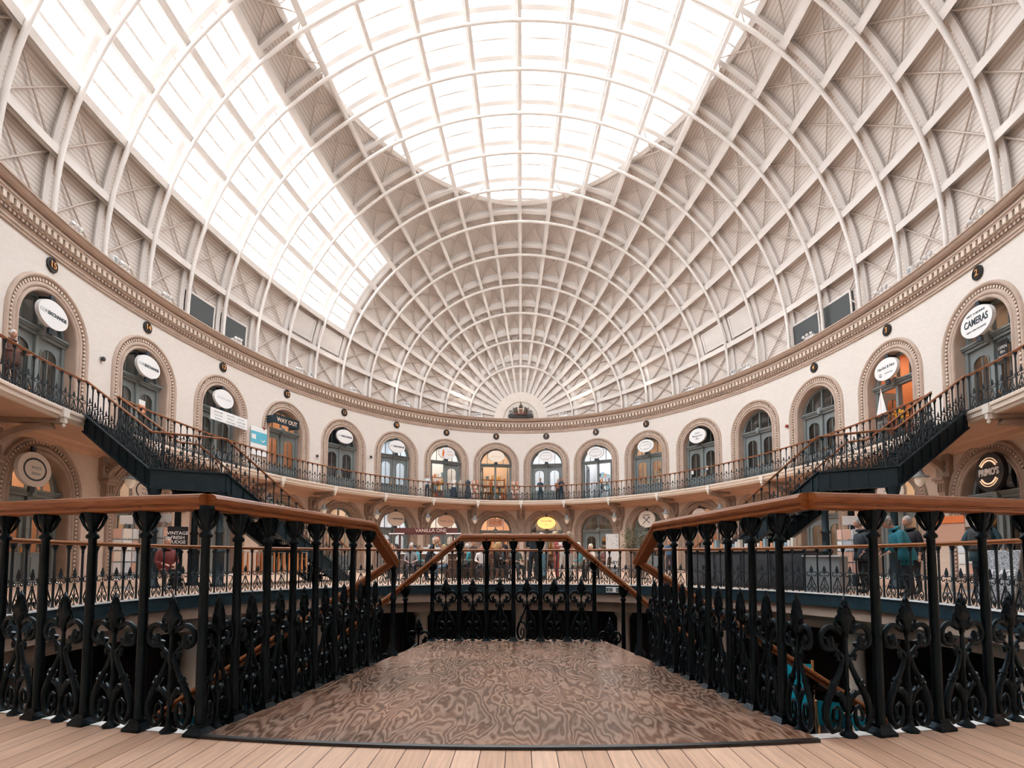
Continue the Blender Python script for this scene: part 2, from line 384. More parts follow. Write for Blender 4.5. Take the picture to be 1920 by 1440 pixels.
# roof deck of the outer side keeps daylight out except at the glazing
# lunette at the far end
mb = MB(); YL = 41.28
n = 28
R1 = [(2.05 * cos(pi * k / n), YL, ZCT - .1 + 2.12 * sin(pi * k / n)) for k in range(n + 1)]
R2 = [(1.33 * cos(pi * k / n), YL, ZCT - .1 + 1.38 * sin(pi * k / n)) for k in range(n + 1)]
R3 = [(1.30 * cos(pi * k / n), YL + .10, ZCT - .1 + 1.34 * sin(pi * k / n)) for k in range(n + 1)]
mb.rings([[(2.9 * cos(pi * k / n), YL + .45, ZCT - .1 + 3.2 * sin(pi * k / n)) for k in range(n + 1)], [(p[0], YL + .44, p[2]) for p in R1], R1, R2, R3], False, False, False)
mb.add(R3, [tuple(range(n + 1))])
mb.build('wall_lunette', M['cream'], kind='structure', label='cream half round panel at the far end of the roof behind the crest')
# crest
t = empty('coat_of_arms', (0, YL - .14, ZCT - .02), label='dark carved coat of arms with crown and supporters in the cream lunette', cat='crest')
mb = MB(); mb.box((0, 0, .10), (1.9, .16, .14)); mb.box((0, -.02, .19), (1.7, .14, .06)); mb.build('plinth', M['black'], t)
def shield(w, h, n=10):
    return [(-w / 2, h), (w / 2, h), (w / 2, h * .55)] + [(w / 2 * cos(pi / 2 * k / n), h * .55 - h * .55 * sin(pi / 2 * k / n)) for k in range(1, n)] + [(0, 0)] + [(-w / 2 * cos(pi / 2 * k / n), h * .55 - h * .55 * sin(pi / 2 * k / n)) for k in range(n - 1, 0, -1)] + [(-w / 2, h * .55)]
mb = MB(); P = [(x, z + .25) for x, z in shield(.42, .46)]; mb.prism(P, -.14, -.02); mb.build('shield', M['trimlight'], t)
mb = MB(); P = [(x, z + .31) for x, z in shield(.30, .34)]; mb.prism(P, -.16, -.14); mb.build('shield_field', cmat((.20, .09, .06)), t)
wood = cmat((.085, .055, .04), .45)
for sx in (-1, 1):
    mb = MB()
    mb.tube([(sx * .32, 0, .22), (sx * .36, -.03, .40), (sx * .38, -.04, .58), (sx * .34, -.05, .74), (sx * .30, -.08, .80)], [.10, .12, .11, .08, .05], 8)
    mb.tube([(sx * .38, 0, .55), (sx * .27, -.08, .48), (sx * .20, -.1, .52)], [.04, .035, .025], 6)
    mb.tube([(sx * .44, 0, .3), (sx * .50, 0, .5), (sx * .47, 0, .70), (sx * .40, 0, .78)], [.05, .07, .06, .02], 6)
    mb.build('supporter', wood, t)
    mb = MB(); sp = []
    for k in range(26):
        a = k / 25 * 3.3 * pi; r = .17 - .145 * k / 25; sp.append((sx * (.72 + r * cos(a)), -.02, .42 + r * sin(a)))
    mb.tube(sp, [.035] * 20 + [.03] * 6, 6)
    mb.tube([(sx * .95, 0, .22), (sx * .82, -.02, .30), (sx * .62, -.03, .26)], [.03, .05, .03], 6)
    mb.tube([(sx * .62, 0, .62), (sx * .55, -.02, .74), (sx * .60, 0, .84)], [.03, .045, .01], 6)
    mb.build('scroll', cmat((.16, .15, .14), .4), t)
mb = MB(); mb.lathe([(.02, .72), (.15, .74), (.17, .82), (.12, .86), (.13, .92), (.09, 1.0), (.03, 1.05), (.035, 1.09), (.01, 1.12)], 12); mb.box((0, 0, 1.16), (.03, .03, .12)); mb.box((0, 0, 1.165), (.09, .03, .03)); mb.build('crown', wood, t)
mb = MB(); mb.tube([(-.5, -.1, .30), (-.25, -.16, .24), (0, -.17, .28), (.25, -.16, .24), (.5, -.1, .30)], [.02, .045, .05, .045, .02], 6); mb.build('ribbon', cmat((.25, .08, .07)), t)
# glazing
def glaz(name, f0, f1, ths, n, label, o=OB - .02):
    mb = MB(); base = 0
    for th in ths:
        a, b = f0(th), f1(th)
        for k in range(n + 1): mb.v.append(tuple(S(th, a + (b - a) * k / n, o)))
    for i in range(len(ths) - 1):
        for k in range(n): q = i * (n + 1) + k; mb.f.append((q, q + n + 1, q + n + 2, q + 1)); mb.sm.append(True); mb.mi.append(0)
    return mb.build(name, M['skyglass'], kind='structure', label=label)
ovt = [.8855 + (2.3145 - .8855) * (0.5 - 0.5 * cos(pi * i / 60)) for i in range(61)]
w1 = glaz('window_1', lambda t: -phm(t), lambda t: phm(t), ovt, 12, 'great oval roof light glazed in white bars')
w2 = glaz('window_2', lambda t: r8, lambda t: r5, [LW0 + (3.0 - LW0) * i / 60 for i in range(61)], 6, 'long curved strip of roof glazing on the left slope')
# glazing bars
def bar_th(mb, ph, t0, t1, a0, o0, o1, hw, n=None):
    n = n or max(2, int(abs(t1 - t0) / .03)); R = []
    for i in range(n + 1):
        th = t0 + (t1 - t0) * i / n
        U = (S(th, ph + .01, o0) - S(th, ph - .01, o0)).normalized()
        p0, p1 = S(th, ph, o0), S(th, ph, o1)
        R.append([p0 - U * hw, p0 + U * hw, p1 + U * hw, p1 - U * hw])
    mb.rings(R, True, True, False)
def bar_ph(mb, th, p0, p1, o0, o1, hw, n=None):
    n = n or max(2, int(abs(p1 - p0) / .05)); R = []
    for i in range(n + 1):
        ph = p0 + (p1 - p0) * i / n
        T = (S(th + .005, ph, o0) - S(th - .005, ph, o0)).normalized()
        a, b = S(th, ph, o0), S(th, ph, o1)
        R.append([a - T * hw, a + T * hw, b + T * hw, b - T * hw])
    mb.rings(R, True, True, False)
mb = MB()
for j in range(len(ARCH) - 1):
    for fr in (.34, .68):
        th = ARCH[j] + (ARCH[j + 1] - ARCH[j]) * fr
        if phm(th) > .05: bar_ph(mb, th, -phm(th), phm(th), OB - .18, OB, .045)
mb.build('glazing_bar', M['roofcream'], w1)
mb = MB(); R = []
for i in range(121):
    a = 2 * pi * i / 120; th = 1.6 - .715 * cos(a); ph = radians(39.5) * sin(a)
    q = Vector((0, 0, 0)); th2 = 1.6 - .70 * cos(a); ph2 = radians(38.6) * sin(a)
    R.append([S(th, ph, OB - .2), S(th2, ph2, OB - .2), S(th2, ph2, OB + .02), S(th, ph, OB + .02)])
mb.rings(R, True, False, False); mb.build('frame', M['roofcream'], w1)
mb = MB()
for k in range(1, 9):
    if k % 3: bar_th(mb, r8 + (r5 - r8) * k / 9, LW0, 3.0, 0, OB - .18, OB, .05)
mb.build('glazing_bar', M['roofcream'], w2)
mb = MB(); bar_ph(mb, LW0, r8, r5, OB - .25, OB + .02, .09); bar_th(mb, r8 - .004, LW0, 3.0, 0, OB - .22, OB + .02, .10); bar_th(mb, r5 + .004, LW0, 3.0, 0, OB - .22, OB + .02, .10)
mb.build('frame', M['roofcream'], w2)
# hoops (arches across the hall)
def in_win(th, ph):
    return abs(ph) < phm(th) or (r8 < ph < r5 and th > LW0)
nA = len(ARCH)
hoops = []
for j, th in enumerate(ARCH):
    mb = MB(); pts = [S(th, -r90 + 2 * r90 * i / 72, 0) for i in range(73)]
    mb.tube(pts, .085, 8)
    h = mb.build('roof_arch', M['roofcream'], kind='structure', label='curved white tubular arch spanning the hall, number %d counted from the crest' % (j + 1))
    hoops.append(h)
    mb = MB(); bar_ph(mb, th, -r90, r90, .62, .66, .12, 60); bar_ph(mb, th, -r90, r90, .66, OB, .03, 60)
    mb.build('outer_flange', M['roofcream'], h)
    mb = MB()
    for k in range(-9, 10):
        ph = radians(9 * k); p0 = S(th, ph, 0); p1 = S(th, ph, .66); mb.tube([p0, p1], .05, 6)
    mb.build('strut', M['roofcream'], h)
# first hoop without tube, nearest the crest
mb = MB(); bar_ph(mb, .175, -r90, r90, .62, .66, .10, 40); mb.build('roof_arch', M['brace'], kind='structure', label='short curved purlin nearest the crest')
# ribs (along the hall)
for k in range(-9, 10):
    ph = radians(9 * k); mb = MB(); tend = 3.0
    hw = .085 if abs(k) <= 4 else .13
    bar_th(mb, ph, TH0, tend, 0, .10, .14, hw, 90)
    bar_th(mb, ph, TH0, tend, 0, .14, OB, .03, 90)
    r = mb.build('roof_rib', M['roofcream'], kind='structure', label='white roof rib running the length of the hall, ' + ('on the centre line' if k == 0 else '%d%s from the centre line on the %s' % (abs(k), {1: 'st', 2: 'nd', 3: 'rd'}.get(abs(k), 'th'), 'left' if k < 0 else 'right')))
    mb = MB(); bar_th(mb, ph - .010, TH0 + .1, tend, 0, .40, .44, .06, 90); mb.build('mid_flange', M['roofcream'], r)
# cross rods in every boarded panel
AJ = [.175] + ARCH
for j in range(0, nA):
    t0, t1 = AJ[j], AJ[j + 1]
    if t1 > 2.0: break
    for k in range(-10, 10):
        p0, p1 = radians(9 * k), radians(9 * k + 9)
        if in_win((t0 + t1) / 2, (p0 + p1) / 2) or (in_win(t1, (p0 + p1) / 2) and in_win(t0, (p0 + p1) / 2)): continue
        if j == 0: continue
        mb = MB()
        for a, b in (((t0, p0), (t1, p1)), ((t1, p0), (t0, p1))):
            q = [S(a[0] + (b[0] - a[0]) * i / 4, a[1] + (b[1] - a[1]) * i / 4, .72) for i in range(5)]
            mb.tube(q, .036 if a[1] < b[1] else .03, 5)
        mb.build('cross_brace', M['brace'], hoops[j - 1])
# dark panels and louvres low on the slopes
def panel(name, ta, tb, pa, pb, o, m, label):
    mb = MB(); P = [S(ta, pa, o), S(tb, pa, o), S(tb, pb, o), S(ta, pb, o)]; Q = [S(ta, pa, OB), S(tb, pa, OB), S(tb, pb, OB), S(ta, pb, OB)]
    mb.boxpts(P + Q); return mb.build(name, m, kind='structure', label=label)
nw = 3
for sx, spans in ((-1, ((1.222, 1.302), (1.328, 1.412))), (1, ((1.20, 1.285), (1.30, 1.382)))):
    for i, (ta, tb) in enumerate(spans):
        w = panel('window_%d' % nw, ta, tb, sx * radians(90), sx * radians(84.8), .62, M['darkpanel'], 'dark grey panel window above the cornice on the %s slope, %s' % ('left' if sx < 0 else 'right', ('further from' if i == 0 else 'nearer') + ' the viewer' if i else 'nearer the crest')); nw += 1
        mb = MB(); bar_ph(mb, ta, sx * radians(90), sx * radians(84.6), .58, .66, .04, 2); bar_ph(mb, tb, sx * radians(90), sx * radians(84.6), .58, .66, .04, 2); bar_th(mb, sx * radians(84.7), ta, tb, 0, .58, .66, .04, 3); mb.build('frame', M['roofcream'], w)
    for i, (ta, tb) in enumerate(((.884, .968), (.996, 1.08))):
        w = panel('window_%d' % nw, ta, tb, sx * radians(79.2), sx * radians(74.2), .68, M['brace'], 'slatted cream louvre panel on the %s roof slope, %s' % ('left' if sx < 0 else 'right', 'nearer the crest' if i == 0 else 'further from the crest')); nw += 1
        mb = MB()
        for q in range(11):
            ph = sx * radians(79 - q * .46); bar_th(mb, ph, ta + .004, tb - .004, 0, .62, .65, .045, 2)
        mb.build('slat', M['roofcream'], w)
        mb = MB()
        for tt in (ta, tb): bar_ph(mb, tt, sx * radians(79.4), sx * radians(74), .58, OB, .05, 2)
        for pp in (79.4, 74.0): bar_th(mb, sx * radians(pp), ta, tb, 0, .58, OB, .05, 2)
        mb.build('frame', M['roofcream'], w)
# ------------------------------------------------------------------ spotlight bars on the cornice
mb = MB(); mb.box((0, 0, .10), (.66, .12, .20)); bar_me = mb.mesh('bar', M['white'])
mb = MB(); mb.lathe([(.02, 0), (.055, .02), (.075, .10), (.075, .16), (.06, .17)], 10); head_me = mb.mesh('lamp_head', M['paper'])
proto = empty('spotlight_bar'); link('bar', bar_me, proto)
for k in range(3):
    h = link('lamp_head', head_me, proto, (-.2 + .2 * k, -.06, .17)); h.rotation_euler = (radians(70 - 25 * k), 0, radians(20 * (k - 1)))
first = True; spn = 0
for sx in (-1, 1):
    for i, j in enumerate((0, 3, 5, 7, 9, 11, 12, 13)):
        th = sx * (ARCH[j] - .045)
        o = proto if first else copy_tree(proto); first = False
        p, a = frame(th, .28, ZCT); o.location = p; o.rotation_euler = (0, 0, a)
        spn += 1
        tag(o, 'white three-lamp spotlight bar on the cornice on the %s, %s' % ('left' if sx < 0 else 'right', ['closest to the crest', 'second from the crest', 'third from the crest', 'fourth from the crest', 'fifth from the crest', 'sixth from the crest', 'seventh from the crest', 'furthest from the crest'][i]), 'spotlight', 'spotlight bars on the cornice')
for th, s in ((-1.62, 'left, above the arch with the number 14'), (-1.0, 'left, above the wall between two arches'), (1.0, 'right, past the louvre panels'), (1.56, 'right, above door 3')):
    p, a = frame(th, .30, ZCT); t = empty('loudspeaker', p, a, label='white loudspeaker box on the cornice, ' + s, cat='speaker')
    mb = MB(); mb.box((0, 0, .17), (.20, .18, .34)); mb.build('cabinet', M['white'], t); mb = MB(); mb.box((0, -.095, .20), (.15, .012, .18)); mb.build('grille', M['grey'], t)
# ------------------------------------------------------------------ doors with archivolts
def arch_path(c, r, z0, spr, n=20):
    """list of (s, z, nx, nz): outline up the left jamb, over the arch, down the right jamb"""
    P = []
    for i in range(6): P.append((c - r, z0 + (spr - z0) * i / 6, -1, 0))
    for i in range(n + 1):
        a = pi - pi * i / n; P.append((c + r * cos(a), spr + r * sin(a), cos(a), sin(a)))
    for i in range(1, 7): P.append((c + r, spr + (z0 - spr) * i / 6, 1, 0))
    return P
def off(P, q): return [(s + nx * q, z + nz * q) for s, z, nx, nz in P]
def archivolt(c, r, z0, spr):
    P = arch_path(c, r, z0, spr)
    prof = [(-.005, -.46), (-.005, -.02), (.0, .03), (.03, .06), (.07, .07), (.10, .05), (.11, .02), (.13, .02), (.13, .04), (.25, .05), (.26, .02), (.28, .02)]
    prof2 = [(.39, .02), (.41, .05), (.43, .08), (.48, .10), (.52, .08), (.535, .0)]
    m1 = MB(); m2 = MB(); m3 = MB()
    for mb, pr in ((m1, prof), (m1, prof2), (m2, [(.28, .02), (.29, .0), (.38, .0), (.39, .02)])):
        R = []
        for s, z, nx, nz in P: R.append([wp(s + nx * q, d + .004, z + nz * q) for q, d in pr])
        mb.rings(R, False, False, True)
    # bead blocks
    L = 0; q = .335; pts = [(s + nx * q, z + nz * q, nx, nz) for s, z, nx, nz in P]
    for (a, b) in zip(pts[:-1], pts[1:]):
        d = hypot(b[0] - a[0], b[1] - a[1]); L2 = L + d
        k = math.ceil(L / .135)
        while k * .135 < L2:
            f = (k * .135 - L) / d; s = a[0] + (b[0] - a[0]) * f; z = a[1] + (b[1] - a[1]) * f
            nx = a[2] + (b[2] - a[2]) * f; nz = a[3] + (b[3] - a[3]) * f; tx, tz = nz, -nx
            h = .034; w = .042; V = []
            for dd in (.0, .055):
                for (u, v) in ((-1, -1), (1, -1), (1, 1), (-1, 1)):
                    V.append(wp(s + tx * h * u + nx * w * v, dd + .004, z + tz * h * u + nz * w * v))
            m3.boxpts(V); k += 1
        L = L2
    return m1, m2, m3
# shared door pieces, local frame: x along wall, y behind wall (+), z up
def door_meshes(z0, spr, r):
    H = spr - z0 - .10        # height of transom underside
    D = {}
    mb = MB(); mb.box((-r + .07, 0, H / 2), (.14, .16, H)); mb.box((r - .07, 0, H / 2), (.14, .16, H)); mb.box((0, -.01, H / 2), (.13, .18, H))
    # transom
    mb.box((0, -.01, H + .05), (2 * r, .20, .10)); mb.box((0, -.04, H + .13), (2 * r, .28, .06)); mb.box((0, -.06, H + .19), (2 * r, .34, .06))
    mb.box((0, -.1, H + .13), (.18, .3, .24))
    n = 12; mb.prism([(.16 * cos(pi * k / n), H + .22 + .13 * sin(pi * k / n)) for k in range(n + 1)], -.2, -.06)
    # arch ring and fan bars
    zs = spr - z0
    R = []
    for k in range(21):
        a = pi * k / 20; R.append([(rr * cos(a), y, zs + rr * sin(a)) for rr, y in ((r + .02, -.06), (r - .12, -.06), (r - .12, .06), (r + .02, .06))])
    mb.rings(R, True, True, False)
    mb.box((0, 0, zs + r / 2 + .05), (.07, .10, r)); D['fh'] = zs
    for x in (-.62, .62): mb.box((x, 0, zs + .45), (.035, .06, .96))
    D['frame'] = mb.mesh('door_frame', M['door'])
    # leaf, width w
    w = (2 * r - .28 - .13) / 2 - .01; hl = H - .01
    zb, zt = .95, hl - .22 - .28
    mb = MB(); y0, y1 = -.03, .03; sw = .15
    mb.box((-w / 2 + sw / 2, 0, hl / 2), (sw, .06, hl)); mb.box((w / 2 - sw / 2, 0, hl / 2), (sw, .06, hl)); mb.box((0, 0, zb / 2), (w - 2 * sw, .05, zb))
    mb.box((0, -.035, zb / 2 + .04), (w - 2 * sw - .14, .03, zb - .32)); mb.box((0, -.035, zb), (w - 2 * sw + .06, .035, .05)); mb.box((0, -.01, .1), (w, .08, .2))
    iw = w / 2 - sw; top = [(-iw, hl)] + [(-iw * cos(pi * k / 14), zt + .26 * sin(pi * k / 14)) for k in range(15)] + [(iw, hl)]
    # arch head above glass as strips
    for k in range(14):
        xa, xb = -iw * cos(pi * k / 14), -iw * cos(pi * (k + 1) / 14); za, zb2 = zt + .26 * sin(pi * k / 14), zt + .26 * sin(pi * (k + 1) / 14)
        mb.boxpts([(xa, y0, za), (xb, y0, zb2), (xb, y1, zb2), (xa, y1, za), (xa, y0, hl), (xb, y0, hl), (xb, y1, hl), (xa, y1, hl)])
    R = []
    for x, z in [(-iw, zb)] + [(-iw * cos(pi * k / 14), zt + .26 * sin(pi * k / 14)) for k in range(15)] + [(iw, zb)]:
        R.append([(x, -.03, z), (x, -.055, z - .0), (x * .93, -.055, z - .03), (x * .93, -.03, z - .03)])
    mb.rings(R, True, True, False)
    D['leaf'] = mb.mesh('door_leaf', M['door']); D['lw'] = w
    mb = MB(); g = [(-iw, zb), (iw, zb)] + [(iw * cos(pi * k / 14), zt + .26 * sin(pi * k / 14)) for k in range(15)]
    mb.add([(x, .005, z) for x, z in g], [tuple(range(len(g)))]); D['pane'] = mb.mesh('pane', M['glass'])
    mb = MB(); mb.box((0, 0, (zb + zt + .24) / 2), (.03, .045, zt + .24 - zb)); D['bar'] = mb.mesh('glazing_bar', M['door'])
    mb = MB(); g = [(r * cos(pi * k / 20), zs + r * sin(pi * k / 20)) for k in range(21)]; g = [(-r, zs - .02)] + g[::-1] + [(r, zs - .02)]
    mb.add([(x, .02, z) for x, z in g], [tuple(range(len(g)))]); D['fan'] = mb.mesh('fanlight_glass', M['glass'])
    mb = MB(); mb.box((0, 0, 0), (.03, .06, .18)); mb.lathe([(.03, -.01), (.035, .02), (.012, .04)], 8, (0, 0, 0)); D['handle'] = mb.mesh('handle', M['gold'])
    return D
DU = door_meshes(ZB, SPR, RO_); DG = door_meshes(0.02, GSPR, RO_)
SH = []
def interior(th, z0, ht, wallc, lightm, items, seed, dark=False, ls=1.0):
    """shop room behind an arch"""
    rnd = random.Random(seed)
    p, a = frame(th, -.47, z0)
    mb = MB(); w, dp = 2.9, 3.0
    V = [(-w / 2, 0, 0), (w / 2, 0, 0), (w / 2, dp, 0), (-w / 2, dp, 0), (-w / 2, 0, ht), (w / 2, 0, ht), (w / 2, dp, ht), (-w / 2, dp, ht)]
    mb.add(V, [(0, 1, 2, 3), (7, 6, 5, 4), (1, 2, 6, 5), (2, 3, 7, 6), (3, 0, 4, 7)])
    # front reveal closing the sides of the room against the arch wall
    for sx in (-1, 1): mb.add([(sx * w / 2, 0, 0), (sx * RO_, -.02, 0), (sx * RO_, -.02, ht), (sx * w / 2, 0, ht)], [(0, 1, 2, 3)])
    rm = mb.build('wall_shop', cmat(wallc), None, p, a, kind='structure', label='back room walls seen through the shop door')
    if lightm is not None:
        mb = MB(); mb.box((0, 1.4, ht - .06), (1.5 * ls, .5 * ls, .04)); o = mb.build('ceiling_light', lightm, None, p, a); tag(o, kind='structure', label='shop ceiling light')
    if items:
        t = empty('display_shelf', p, a); T = t.matrix_basis
        mb = MB()
        for x in (-1.1, 0, 1.1): mb.box((x, 2.55, 1.15), (.04, .4, 2.3))
        for k in range(5): mb.box((0, 2.55, .1 + k * .52), (2.24, .38, .03))
        mb.build('shelf', M['pine'] if items != 'white' else M['white'], t)
        mb = MB(); mats = [cmat(c) for c in ([(.7, .2, .08), (.75, .65, .55), (.15, .25, .3), (.5, .1, .08), (.8, .8, .78), (.75, .45, .15)] if items != 'white' else [(.8, .8, .8), (.7, .72, .75), (.75, .4, .2), (.3, .5, .6), (.85, .82, .75), (.1, .1, .12)])]
        for k in range(5):
            x = -1.05
            while x < 1.0:
                wd = rnd.uniform(.08, .25); h = rnd.uniform(.15, .42); mb.m = rnd.randrange(6)
                if abs(x + wd / 2) > .06: mb.box((x + wd / 2, 2.5, .12 + k * .52 + h / 2), (wd * .9, .22, h))
                x += wd + rnd.uniform(0, .06)
        mb.build('goods', mats, t, kind='stuff')
        return t
    return None
def make_door(idx, th, z0, spr, D, label, open_leaf=None):
    c = th2s(th); p, a = frame(th, -.38, z0)
    t = empty('door_%d' % idx, p, a, label=label, kind='structure')
    m1, m2, m3 = archivolt(c, RO_, z0, spr)
    inv = (Matrix.Translation(p) @ Matrix.Rotation(a, 4, 'Z')).inverted()
    up_ = z0 > 2
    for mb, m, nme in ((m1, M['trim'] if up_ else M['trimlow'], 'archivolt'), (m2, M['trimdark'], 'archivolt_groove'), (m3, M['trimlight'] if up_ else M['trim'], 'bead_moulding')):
        me = mb.mesh(nme, m); me.transform(inv); link(nme, me, t)
    link('door_frame', D['frame'], t); link('fanlight_glass', D['fan'], t)
    x0 = .075 + D['lw'] / 2
    for s in (-1, 1):
        lf = link('door_leaf', D['leaf'], t, (s * x0, .02, 0))
        if open_leaf is not None and s in open_leaf:
            lf.rotation_euler = (0, 0, s * radians(-100)); lf.location = (s * (x0 + D['lw'] / 2 - .04), .02 + D['lw'] / 2, 0)
        link('pane', D['pane'], lf); link('glazing_bar', D['bar'], lf)
        link('handle', D['handle'], lf, (-s * (D['lw'] / 2 - .07), -.05, 1.05))
    return t
WARM, WHT = M['shoplight'], M['shopwhite']
# (wall colour, light, items, open leaves)
UP = [((.80, .66, .54), WARM, 'shelf', (-1, 1)), ((.85, .78, .70), WHT, 'shelf', (-1,)), ((.75, .78, .80), WHT, None, None), ((.10, .13, .15), None, None, None), ((.55, .30, .16), WARM, None, None),
      ((.35, .33, .30), None, None, None), ((.42, .40, .37), None, None, None), ((.42, .40, .37), None, None, None), ((.3, .3, .3), None, None, None),
      ((.85, .85, .86), WHT, None, None), ((.85, .85, .86), WHT, 'white', (-1, 1)), ((.60, .46, .36), WARM, 'white', None), ((.20, .19, .18), None, None, None), ((.13, .13, .13), None, None, None),
      ((.16, .15, .14), None, None, None), ((.62, .26, .11), WARM, None, (-1, 1)), ((.20, .13, .09), WARM, 'shelf', None), ((.2, .2, .2), None, None, None)]
LO = [((.85, .60, .42), WARM, 'shelf', (-1, 1)), ((.80, .70, .6), WHT, 'shelf', None), ((.78, .76, .75), WHT, None, None), ((.65, .55, .48), WARM, 'shelf', None), ((.55, .45, .40), WARM, 'shelf', None),
      ((.35, .25, .2), WARM, 'shelf', None), ((.45, .35, .3), WARM, 'shelf', None), ((.60, .34, .20), WARM, 'shelf', None), ((.3, .3, .3), None, None, None),
      ((.45, .38, .30), WARM, 'shelf', (-1, 1)), ((.10, .08, .07), WARM, 'shelf', None), ((.12, .11, .10), WARM, 'shelf', None), ((.6, .4, .3), WARM, 'shelf', None), ((.45, .35, .28), WARM, 'shelf', None),
      ((.35, .26, .2), WARM, 'shelf', None), ((.55, .42, .32), WARM, 'shelf', None), ((.02, .02, .022), None, None, None), ((.1, .1, .1), None, None, None)]
dn = 1
NW = {'15': 'fifteen', '14': 'fourteen', '13': 'thirteen', '12': 'twelve', '11': 'eleven', '10': 'ten', '9': 'nine', '8': 'eight', '7': 'seven', '6': 'six', '5': 'five', '4': 'four', '3': 'three', '2': 'two'}
def posname(i):
    if i < 9: return ('left', ['first', 'second', 'third', 'fourth', 'fifth', 'sixth', 'seventh', 'eighth', 'ninth'][i])
    return ('right', ['first', 'second', 'third', 'fourth', 'fifth', 'sixth', 'seventh', 'eighth', 'ninth'][i - 9])
for i, (th, num) in enumerate(DOORS):
    side, od = posname(i)
    u = UP[i]
    make_door(dn, th, ZB, SPR, DU, 'grey arched double door on the balcony, ' + ('numbered %s' % num if num else '%s on the %s from the centre, unnumbered' % (od, side)), u[3]); dn += 1
    sh = interior(th, ZB, 4.6, u[0], u[1], u[2], i, ls=1.0)
    if sh: tag(sh, 'display shelves inside the balcony shop, %s on the %s from the centre' % (od, side), 'shelf', 'shop display shelves')
    g = LO[i]
    make_door(dn, th, 0.02, GSPR, DG, 'grey arched shopfront at ground level, %s on the %s from the centre' % (od, side), g[3]); dn += 1
    sh = interior(th, 0.0, 4.4, g[0], g[1], g[2], 50 + i, ls=1.0)
    if sh: tag(sh, 'display shelves inside the ground floor shop, %s on the %s from the centre' % (od, side), 'shelf', 'shop display shelves')
    # number disc
    if num:
        off_s = {'15': .27, '14': .12, '2': -.27, '3': -.12}.get(num, 0)
        p, a = frame(s2th(th2s(th)), .02, 10.16)
        t = empty('number_disc', p, a, label='round black disc with the gilt numeral %s above its arch, %s on the %s' % (NW[num], od, side), cat='number sign')
        mb = MB(); mb.lathe([(.235, 0), (.235, .03), (.20, .05), (.20, .035)], 24); me = mb.mesh('disc', M['black']); me.transform(Matrix.Rotation(pi / 2, 4, 'X')); link('disc', me, t)
        link('numeral', text_mesh(num, .30, M['gold'], .008, bold=.006), t, (0, -.055, 0))
# ------------------------------------------------------------------ oval signs
def oval(th, z, lines, label, face='white', w=1.28, h=.88, d=.10, ring=None, lit=None, yaw=0):
    p, a = frame(th, d, z); t = empty('shop_sign', p, a + yaw, label=label, cat='sign')
    mb = MB(); n = 40
    E1 = [(w / 2 * cos(2 * pi * k / n), h / 2 * sin(2 * pi * k / n)) for k in range(n)]
    mb.prism(E1, -.06, .06); mb.build('oval_board', M[face] if isinstance(face, str) else face, t)
    mb = MB(); mb.box((0, .02, h / 2 + .08), (.16, .05, .2)); mb.box((0, .03, -h / 2 - .07), (.20, .08, .20)); mb.box((0, .2, h / 2 + .12), (.06, .4, .05)); mb.build('bracket', M['ink'], t)
    if ring:
        mb = MB(); rw, rh, rt = ring; R = []
        for k in range(n): 
            c, s_ = cos(2 * pi * k / n), sin(2 * pi * k / n); R.append([(rw * c, -.062, rh * s_), ((rw + rt) * c, -.062, (rh + rt) * s_), ((rw + rt) * c, -.07, (rh + rt) * s_), (rw * c, -.07, rh * s_)])
        mb.rings(R, True, False, False, loop=True); mb.build('ring', M['ink'] if ring and len(ring) == 3 else M['gold'], t)
    for ln in lines:
        txt, sz, x, zz, m = ln[:5]; kw = ln[5] if len(ln) > 5 else {}
        link('lettering', text_mesh(txt, sz, M[m] if isinstance(m, str) else m, .003, **kw), t, (x, -.064, zz))
    return t
dT = {n: th for th, n in DOORS if n}
CE = [('CORN', .15, -.37, 0, 'greyink'), ('EXCHANGE', .15, .15, 0, 'ink', {'bold': .006})]
oval(-1.733, 8.52, CE, 'white oval sign reading CORN EXCHANGE in the arch of door fifteen')
oval(-1.513, 8.52, CE, 'white oval sign reading CORN EXCHANGE in the arch of door fourteen')
oval(-1.295, 8.56, [('WENDYLAND', .15, 0, 0, cmat((.62, .68, .72)))], 'white oval sign with faint pale lettering in the arch of door thirteen')
oval(-.846, 8.58, CE, 'white oval sign reading CORN EXCHANGE in the arch of door eleven')
oval(-.614, 8.6, CE, 'white oval sign reading CORN EXCHANGE in the arch of door ten')
t = oval(-.375, 8.6, [('Belle', .2, .22, .12, cmat((.75, .55, .5))), ('vintage', .16, .24, -.1, cmat((.8, .4, .2)))], 'white oval sign with an orange figure in the arch of door nine')
mb = MB(); mb.tube([(-.3, -.07, -.28), (-.31, -.07, -.1), (-.27, -.07, .05), (-.3, -.07, .16)], [.05, .07, .08, .04], 8); mb.tube([(-.3, -.07, .17), (-.29, -.07, .24)], [.05, .05], 8); mb.build('figure_motif', M['orange'], t)
oval(-.126, 8.6, [('MAD ELIZABETH', .11, 0, -.02, cmat((.72, .6, .45)))], 'pale oval sign glowing warm in the arch of door eight', cmat((.9, .82, .7)))
for th, s in ((.129, '7'), (.377, '6'), (.615, '5')):
    oval(th, 8.6, [('GRAPHIC', .12, 0, .26, cmat((.45, .45, .47))), ('prints & frames', .12, 0, .05, cmat((.6, .6, .6))), ('LEEDS', .09, 0, -.2, cmat((.55, .55, .55)))], 'white oval sign with thin grey scrollwork in the arch of door ' + NW[s], ring=(.45, .27, .012))
oval(.842, 8.55, [('Centre', .13, 0, .18, 'ink'), ('Management', .15, 0, 0, 'ink'), ('Office', .13, 0, -.18, 'ink')], 'white oval sign reading Centre Management Office', h=.92)
